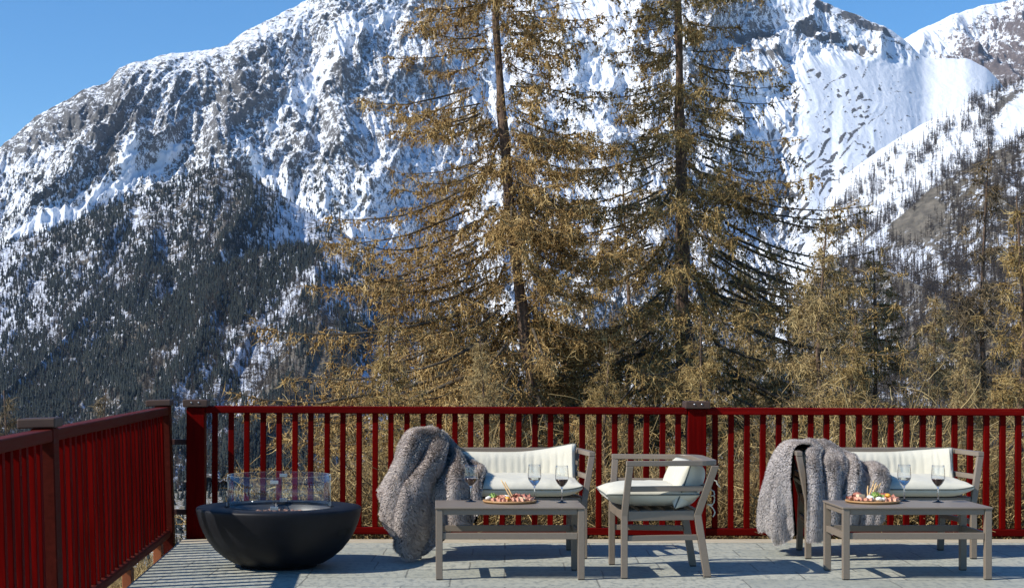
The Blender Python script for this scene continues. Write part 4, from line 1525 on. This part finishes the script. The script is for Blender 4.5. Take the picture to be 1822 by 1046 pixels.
BOARD_Y = 10.735
def board(cx, label, dark):
    bm = bmesh.new()
    lathe(bm, [(0, .0005), (.150, .0005), (.166, .004), (.172, .011), (.171, .016), (.166, .0175), (.160, .014), (0, .013)], 64)
    o = bm_obj('serving_board', bm, M['board'], smooth=True)
    o.location = (cx, BOARD_Y, TOP)
    tag(o, label, 'board', 'round serving boards')
    return TOP + .0135

def foods(cx, z, side, items, rgseed):
    rg = random.Random(rgseed)
    for kind, dx, dy, dz, rz, sc, lab in items:
        x, y, zz = cx + dx, BOARD_Y + dy, z + dz
        if kind == 'ham':
            put('ham_slice', ham_mesh(rg.randint(1, 999)), M['ham'], x, y, zz, rz, sc, lab, 'ham', 'cured meat on the ' + side + ' board', R(rg.uniform(-15, 25)))
        elif kind == 'salami':
            put('salami_slice', ham_mesh(rg.randint(1, 999), .9), M['salami'], x, y, zz, rz, sc, lab, 'salami', 'cured meat on the ' + side + ' board', R(rg.uniform(-10, 30)))
        elif kind == 'cheese':
            put('cheese_wedge', wedge_mesh(), M['cheese'], x, y, zz, rz, sc, lab, 'cheese', 'cheese on the ' + side + ' board')
        elif kind == 'cream':
            put('fresh_cheese', lump_mesh('fresh_cheese', rg.randint(1, 99), .020), M['cream'], x, y, zz, rz, sc, lab, 'cheese', 'cheese on the ' + side + ' board')
        elif kind == 'leaf':
            put('lettuce_leaf', leaf_mesh(rg.randint(1, 99)), M['leaf'], x, y, zz, rz, sc, lab, 'lettuce', 'salad on the ' + side + ' board', R(rg.uniform(10, 40)))
        elif kind == 'fruit':
            put('yellow_fruit', lump_mesh('yellow_fruit', 3, .015, .8), M['fruit'], x, y, zz, rz, sc, lab, 'fruit')

cA = (906.8 - CX) * BOARD_Y / F
zA = board(cA, 'round wooden board on the left table with two breadsticks leaning on it', False)
foods(cA, zA, 'left', [
    ('cream', -.135, .01, 0, .3, 1.0, 'pale lump of cheese at the far left rim of the left board'),
    ('leaf', -.105, .03, .004, .4, 1.1, 'green lettuce leaf near the left rim of the left board, behind the pale lump'),
    ('leaf', -.088, -.005, .004, 1.1, .8, 'small green leaf at the left front of the left board'),
    ('ham', -.085, -.045, 0, .2, 1.15, 'folded pink ham slice at the left front edge of the left board'),
    ('ham', -.055, -.01, .008, 1.0, 1.3, 'peaked pink ham fold left of the yellow fruit half on the left board'),
    ('ham', -.045, -.075, 0, -.3, 1.1, 'pink ham slice lying in front of the peaked fold on the left board'),
    ('fruit', -.018, -.070, .004, 0, 1.15, 'round yellow fruit half at the front middle of the left board'),
    ('cream', -.02, .02, 0, 1, 1.3, 'white lump of cheese behind the breadsticks on the left board'),
    ('salami', .012, -.045, .002, .5, 1.2, 'dark salami fold right of the yellow fruit half on the left board'),
    ('salami', .045, .010, .016, 1.4, 1.4, 'highest reddish salami fold, right beside the breadsticks of the left board'),
    ('ham', .045, -.070, 0, .1, 1.2, 'pink ham slice at the right front of the left board'),
    ('cheese', .075, -.040, .004, .9, 1.1, 'cheese wedge among the ham on the right half of the left board'),
    ('salami', .100, .015, .012, .3, 1.5, 'big reddish salami fold at the right rear of the left board'),
    ('ham', .118, -.030, 0, -.6, 1.2, 'pink ham slice at the right rim of the left board'),
    ('ham', .075, .045, .006, 2.2, 1.4, 'pink ham fold at the rear right of the left board')], 3)
GS = 'breadsticks of the left board'
stick((cA + .010, BOARD_Y - .01, zA + .012), (cA - .052, BOARD_Y + .03, zA + .128), 'left one of the two breadsticks leaning on the left board', GS)
stick((cA + .026, BOARD_Y - .02, zA + .012), (cA - .030, BOARD_Y + .02, zA + .116), 'right one of the two breadsticks leaning on the left board', GS)

cB = (1552.7 - CX) * BOARD_Y / F
zB = board(cB, 'round wooden board on the right table with a bunch of breadsticks on it', True)
foods(cB, zB, 'right', [
    ('salami', -.125, .010, .006, .2, 1.3, 'red salami fold at the left rim of the right board'),
    ('salami', -.095, .035, .018, 1.2, 1.5, 'highest red salami fold at the left rear of the right board'),
    ('ham', -.110, -.045, 0, .5, 1.3, 'pink ham slice at the left front rim of the right board'),
    ('ham', -.060, -.070, 0, -.2, 1.2, 'pink ham slice at the front left of the right board'),
    ('cheese', -.078, -.015, .018, 1.9, 1.2, 'cheese wedge lying on the ham at the left of the right board'),
    ('cream', -.025, -.045, 0, 0, 1.35, 'white lump of cheese left of the lettuce on the right board'),
    ('cream', .020, -.080, 0, 1, 1.1, 'white lump of cheese in front of the lettuce on the right board'),
    ('cream', .048, -.070, 0, 2, .9, 'small white lump of cheese right of the lettuce on the right board'),
    ('leaf', .010, -.040, .010, .5, 1.3, 'green lettuce leaf at the foot of the breadsticks on the right board'),
    ('leaf', .030, -.030, .014, 1.8, 1.1, 'upper lettuce leaf right of the breadsticks on the right board'),
    ('salami', .062, .020, .018, .8, 1.5, 'dark red salami fold behind the lettuce on the right board'),
    ('ham', .085, -.055, 0, .1, 1.3, 'pink ham slice at the front right of the right board'),
    ('ham', .125, -.020, 0, -.7, 1.2, 'pink ham slice at the right rim of the right board'),
    ('salami', .120, .025, .010, .4, 1.3, 'red salami fold at the right rear of the right board'),
    ('fruit', .092, -.015, .018, 0, 1.2, 'orange yellow fruit half on top of the ham at the right of the right board')], 8)
GS = 'breadsticks of the right board'
for p, q, l in (((-.030, -.01, .01), (.018, .03, .125), 'breadstick farthest left in the bunch on the right board'),
                ((-.018, -.02, .01), (.030, .02, .112), 'breadstick second from left in the bunch on the right board'),
                ((-.008, -.015, .01), (.062, .035, .108), 'breadstick leaning farthest right in the bunch on the right board'),
                ((-.020, .00, .01), (.048, .05, .096), 'short breadstick at the back of the bunch on the right board'),
                ((-.030, .01, .01), (-.018, .05, .090), 'upright breadstick at the left back of the bunch on the right board')):
    stick((cB + p[0], BOARD_Y + p[1], zB + p[2]), (cB + q[0], BOARD_Y + q[1], zB + q[2]), l, GS)

# ------------------------------------------------------------------ fur throws
def fur_mat(name, dark, mid, light):
    m, nt, b = mat(name)
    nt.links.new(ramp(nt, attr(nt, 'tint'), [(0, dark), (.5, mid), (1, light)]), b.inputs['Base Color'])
    b.inputs['Roughness'].default_value = .75
    b.inputs['Specular IOR Level'].default_value = .2
    b.inputs['Sheen Weight'].default_value = .4
    b.inputs['Sheen Roughness'].default_value = .4
    return m
M['fur_brown'] = fur_mat('brown_grey_fur', (.20, .155, .135, 1), (.60, .515, .47, 1), (.92, .86, .81, 1))
M['fur_grey'] = fur_mat('silver_grey_fur', (.31, .27, .255, 1), (.69, .63, .605, 1), (.92, .88, .86, 1))

def cr(P, n):
    """resample points (k,3) along a Catmull-Rom curve to n points, even by arc length"""
    P = np.asarray(P, float)
    Q = np.concatenate([2 * P[:1] - P[1:2], P, 2 * P[-1:] - P[-2:-1]])
    out = []
    for i in range(len(P) - 1):
        t = np.linspace(0, 1, 24, endpoint=False)[:, None]
        a, b, c, d = Q[i], Q[i + 1], Q[i + 2], Q[i + 3]
        out.append(.5 * ((2 * b) + (-a + c) * t + (2 * a - 5 * b + 4 * c - d) * t ** 2 + (-a + 3 * b - 3 * c + d) * t ** 3))
    out = np.concatenate(out + [P[-1:]])
    s = np.concatenate([[0], np.cumsum(np.linalg.norm(np.diff(out, axis=0), axis=1))])
    si = np.linspace(0, s[-1], n)
    return np.stack([np.interp(si, s, out[:, k]) for k in range(3)], -1)

def sheet(columns, seed, nfur, folds, flip=False, flen=.021, nr=110, nc=150):
    rg = np.random.default_rng(seed)
    rows = np.array([cr(c, nr) for c in columns])           # (cols, nr, 3)
    G = np.stack([cr(rows[:, j], nc) for j in range(nr)], 0)  # (nr, nc, 3)
    def normals(G):
        du = np.gradient(G, axis=1); dv = np.gradient(G, axis=0)
        n = np.cross(dv, du)
        n /= np.linalg.norm(n, axis=-1, keepdims=True) + 1e-9
        return -n if flip else n
    U, Vv = np.meshgrid(np.linspace(0, 1, nc), np.linspace(0, 1, nr))
    nrm = normals(G)
    f = 0
    for (amp, fr, ph, wv, v0) in folds:
        f = f + amp * (1.7 * np.abs(np.sin(np.pi * (fr * (U + wv * Vv) + ph) + 1.5 * fbm(U * 4, Vv * 1.4, 2, seed + int(fr * 9)))) ** .75 - 1) * smooth(Vv, v0, v0 + .3)
    f = f * (.15 + .85 * smooth(1 - U, 0, .10))
    f = f + .008 * fbm(U * 6, Vv * 3, 2, seed + 3)
    G = G + nrm * f[..., None]
    G[..., 2] = np.maximum(G[..., 2], .016)
    nrm = normals(G)
    n = nr * nc
    i = np.arange(nr - 1)[:, None] * nc + np.arange(nc - 1)[None, :]
    q = np.stack([i, i + 1, i + nc + 1, i + nc], -1).reshape(-1, 4)
    base = G.reshape(-1, 3)
    inner = (G - nrm * .016).reshape(-1, 3)
    # fur strands
    a = np.linalg.norm(np.cross(G[1:, :-1] - G[:-1, :-1], G[:-1, 1:] - G[:-1, :-1]), axis=-1)
    pr = (a / a.sum()).ravel()
    k = rg.choice(len(pr), nfur, p=pr)
    r, c = np.divmod(k, nc - 1)
    s, t = rg.random((2, nfur))
    bil = lambda A: A[r, c] * ((1 - s) * (1 - t))[:, None] + A[r + 1, c] * (s * (1 - t))[:, None] + A[r, c + 1] * ((1 - s) * t)[:, None] + A[r + 1, c + 1] * (s * t)[:, None]
    p0 = bil(G); nn = bil(nrm)
    side = rg.random(nfur) < .12
    near_edge = (r > nr - 8) | (c < 4) | (c > nc - 6)
    nn = np.where((side & ~near_edge)[:, None], nn, nn)
    cell = np.floor(p0 / .022).astype(np.int64)
    hsh = ((cell[:, 0] * 73856093) ^ (cell[:, 1] * 19349663) ^ (cell[:, 2] * 83492791)) & 0xffff
    crg = np.random.default_rng(seed + 1).normal(0, 1, (65536, 3))
    clump = crg[hsh]
    down = np.array([0, 0, -1.0]) - nn * (-nn[:, 2:3])
    dv = np.gradient(G, axis=0); dv /= np.linalg.norm(dv, axis=-1, keepdims=True) + 1e-9
    flow = bil(dv)
    d = nn * .90 + flow * .35 + down * .20 + clump * .03 + rg.normal(0, .23, (nfur, 3))
    d /= np.linalg.norm(d, axis=-1, keepdims=True)
    ln = flen * rg.uniform(.55, 1.15, nfur)[:, None]
    p1 = p0 + d * ln * .55
    d2 = d + down * .35 + flow * .15 + clump * .08 + rg.normal(0, .14, (nfur, 3))
    d2 /= np.linalg.norm(d2, axis=-1, keepdims=True)
    p2 = p1 + d2 * ln * .5
    gg = nn + rg.normal(0, .35, (nfur, 3))
    gg -= d * (gg * d).sum(-1, keepdims=True)
    gg /= np.linalg.norm(gg, axis=-1, keepdims=True) + 1e-9
    wdir = np.cross(d, gg)
    wd = .0010
    for A in (p0, p1, p2):
        A[:, 2] = np.maximum(A[:, 2], .003)
    S = np.stack([p0 - wdir * wd, p0 + wdir * wd, p1 - wdir * wd * .8, p1 + wdir * wd * .8, p2], 1).reshape(-1, 3)
    o5 = (np.arange(nfur) * 5)[:, None] + 2 * n
    sq = np.array([[0, 1, 3, 2]]) + o5
    st = np.array([[2, 3, 4]]) + o5
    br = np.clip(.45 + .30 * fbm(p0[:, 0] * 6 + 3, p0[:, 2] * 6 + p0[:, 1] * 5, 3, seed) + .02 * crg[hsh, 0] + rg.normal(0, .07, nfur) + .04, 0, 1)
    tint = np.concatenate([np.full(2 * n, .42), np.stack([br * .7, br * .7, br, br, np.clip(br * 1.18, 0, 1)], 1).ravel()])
    V = np.concatenate([base, inner, S])
    # strands take the shading of the pelt below them, softened
    nv = np.concatenate([nrm.reshape(-1, 3), -nrm.reshape(-1, 3), np.repeat(nn + d * .30, 5, 0)])
    nv /= np.linalg.norm(nv, axis=-1, keepdims=True) + 1e-9
    return V, [q, q[:, ::-1] + n, sq], st, nv, tint

def throw(name, sheets, origin, matl, label):
    Vs, Q, T, Nn, Tn = [], [], [], [], []
    off = 0
    for sh in sheets:
        V, qs, st, nv, tint = sheet(**sh)
        Vs.append(V); Nn.append(nv); Tn.append(tint); T.append(st + off)
        Q += [x + off for x in qs]
        off += len(V)
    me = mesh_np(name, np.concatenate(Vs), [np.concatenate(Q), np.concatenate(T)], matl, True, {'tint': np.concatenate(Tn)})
    me.normals_split_custom_set_from_vertices(np.concatenate(Nn).astype(np.float32))
    o = link(name, me)
    o.location = origin
    tag(o, label, 'throw', 'fur throws on the sofas')
    return o

throw('fur_throw', [dict(columns=[
    [(-.50, .36, .80), (-.58, .38, .70), (-.66, .36, .52), (-.69, .30, .38)],
    [(-.50, .27, .86), (-.62, .26, .78), (-.70, .18, .60), (-.79, .04, .42)],
    [(-.49, .19, .88), (-.62, .04, .82), (-.70, -.14, .61), (-.80, -.22, .41), (-.83, -.23, .375)],
    [(-.47, .11, .885), (-.60, -.14, .83), (-.675, -.34, .64), (-.725, -.44, .40), (-.735, -.46, .22), (-.735, -.47, .14)],
    [(-.45, .06, .88), (-.53, -.19, .82), (-.62, -.38, .65), (-.66, -.47, .44), (-.68, -.49, .20), (-.685, -.50, .03)],
    [(-.43, .04, .875), (-.46, -.18, .79), (-.53, -.37, .62), (-.57, -.44, .42), (-.59, -.45, .20), (-.60, -.46, .02)],
    [(-.41, .06, .865), (-.41, -.16, .74), (-.45, -.35, .59), (-.48, -.39, .40), (-.50, -.39, .20), (-.51, -.40, .04)],
    [(-.39, .12, .85), (-.36, -.10, .70), (-.37, -.33, .575), (-.39, -.36, .38), (-.40, -.36, .14)],
    [(-.38, .19, .835), (-.31, .02, .695), (-.29, -.20, .62), (-.30, -.375, .53), (-.31, -.41, .22)],
    [(-.37, .27, .81), (-.27, .11, .695), (-.23, -.12, .62), (-.24, -.34, .57), (-.25, -.41, .42), (-.25, -.41, .225)],
    [(-.35, .33, .775), (-.25, .15, .68), (-.17, -.05, .615), (-.17, -.30, .59), (-.185, -.40, .48), (-.19, -.41, .26)],
    [(-.33, .34, .725), (-.22, .19, .645), (-.125, .05, .590), (-.11, -.18, .572), (-.125, -.34, .545), (-.15, -.40, .42)],
], seed=5, nfur=170000, folds=[(.062, 5.2, .1, .06, .04), (.010, 11.0, .3, -.10, .20)])],
      (SOFA_A[0], SOFA_A[1], 0), M['fur_brown'], 'brown grey fur throw heaped over the left sofa and trailing on the stone floor')

throw('fur_throw', [dict(columns=[
    [(-.42, .40, .70), (-.58, .40, .66), (-.70, .36, .45), (-.74, .32, .22)],
    [(-.44, .34, .765), (-.62, .32, .735), (-.735, .26, .48), (-.775, .22, .16)],
    [(-.46, .24, .775), (-.645, .20, .745), (-.755, .12, .48), (-.80, .08, .22), (-.785, .06, .15)],
    [(-.47, .14, .770), (-.645, .08, .750), (-.745, .0, .50), (-.775, -.04, .20), (-.735, -.05, .09)],
    [(-.47, .06, .765), (-.635, -.03, .755), (-.705, -.12, .52), (-.715, -.15, .24), (-.68, -.14, .105)],
    [(-.46, .02, .765), (-.615, -.10, .755), (-.660, -.19, .56), (-.655, -.21, .34), (-.640, -.20, .16)],
], seed=6, nfur=80000, folds=[(.040, 2.4, .4, .10, .12), (.008, 5.3, .1, .1, .3)], nr=100, nc=90),
    dict(columns=[
    [(-.46, .32, .78), (-.47, .10, .74), (-.55, -.16, .68), (-.585, -.30, .62), (-.60, -.40, .45), (-.60, -.40, .25), (-.595, -.39, .14)],
    [(-.42, .33, .785), (-.42, .08, .735), (-.50, -.18, .67), (-.53, -.32, .61), (-.54, -.41, .43), (-.54, -.41, .25), (-.54, -.40, .135)],
    [(-.38, .34, .785), (-.36, .10, .70), (-.44, -.20, .64), (-.47, -.33, .57), (-.48, -.405, .40), (-.485, -.40, .25), (-.485, -.39, .15)],
    [(-.34, .34, .785), (-.30, .10, .70), (-.37, -.18, .65), (-.40, -.33, .57), (-.41, -.40, .40), (-.42, -.39, .20)],
    [(-.29, .34, .775), (-.22, .10, .69), (-.28, -.18, .65), (-.32, -.33, .56), (-.33, -.40, .38), (-.33, -.395, .22)],
    [(-.25, .33, .745), (-.14, .12, .66), (-.17, -.15, .63), (-.20, -.33, .55), (-.22, -.41, .38), (-.23, -.40, .24)],
    [(-.20, .28, .71), (-.09, .10, .62), (-.08, -.10, .62), (-.10, -.34, .575), (-.12, -.41, .40), (-.14, -.40, .25)],
    [(-.16, .22, .66), (-.05, .09, .60), (-.02, -.08, .585), (-.01, -.30, .565), (-.05, -.40, .45), (-.08, -.40, .28)],
], seed=8, nfur=120000, folds=[(.048, 3.6, .15, .05, .12), (.008, 8.3, .1, .1, .3)], nr=110, nc=130)],
      (SOFA_B[0], SOFA_B[1], 0), M['fur_grey'], 'silver grey fur throw draped in two lobes over the arm of the right sofa')
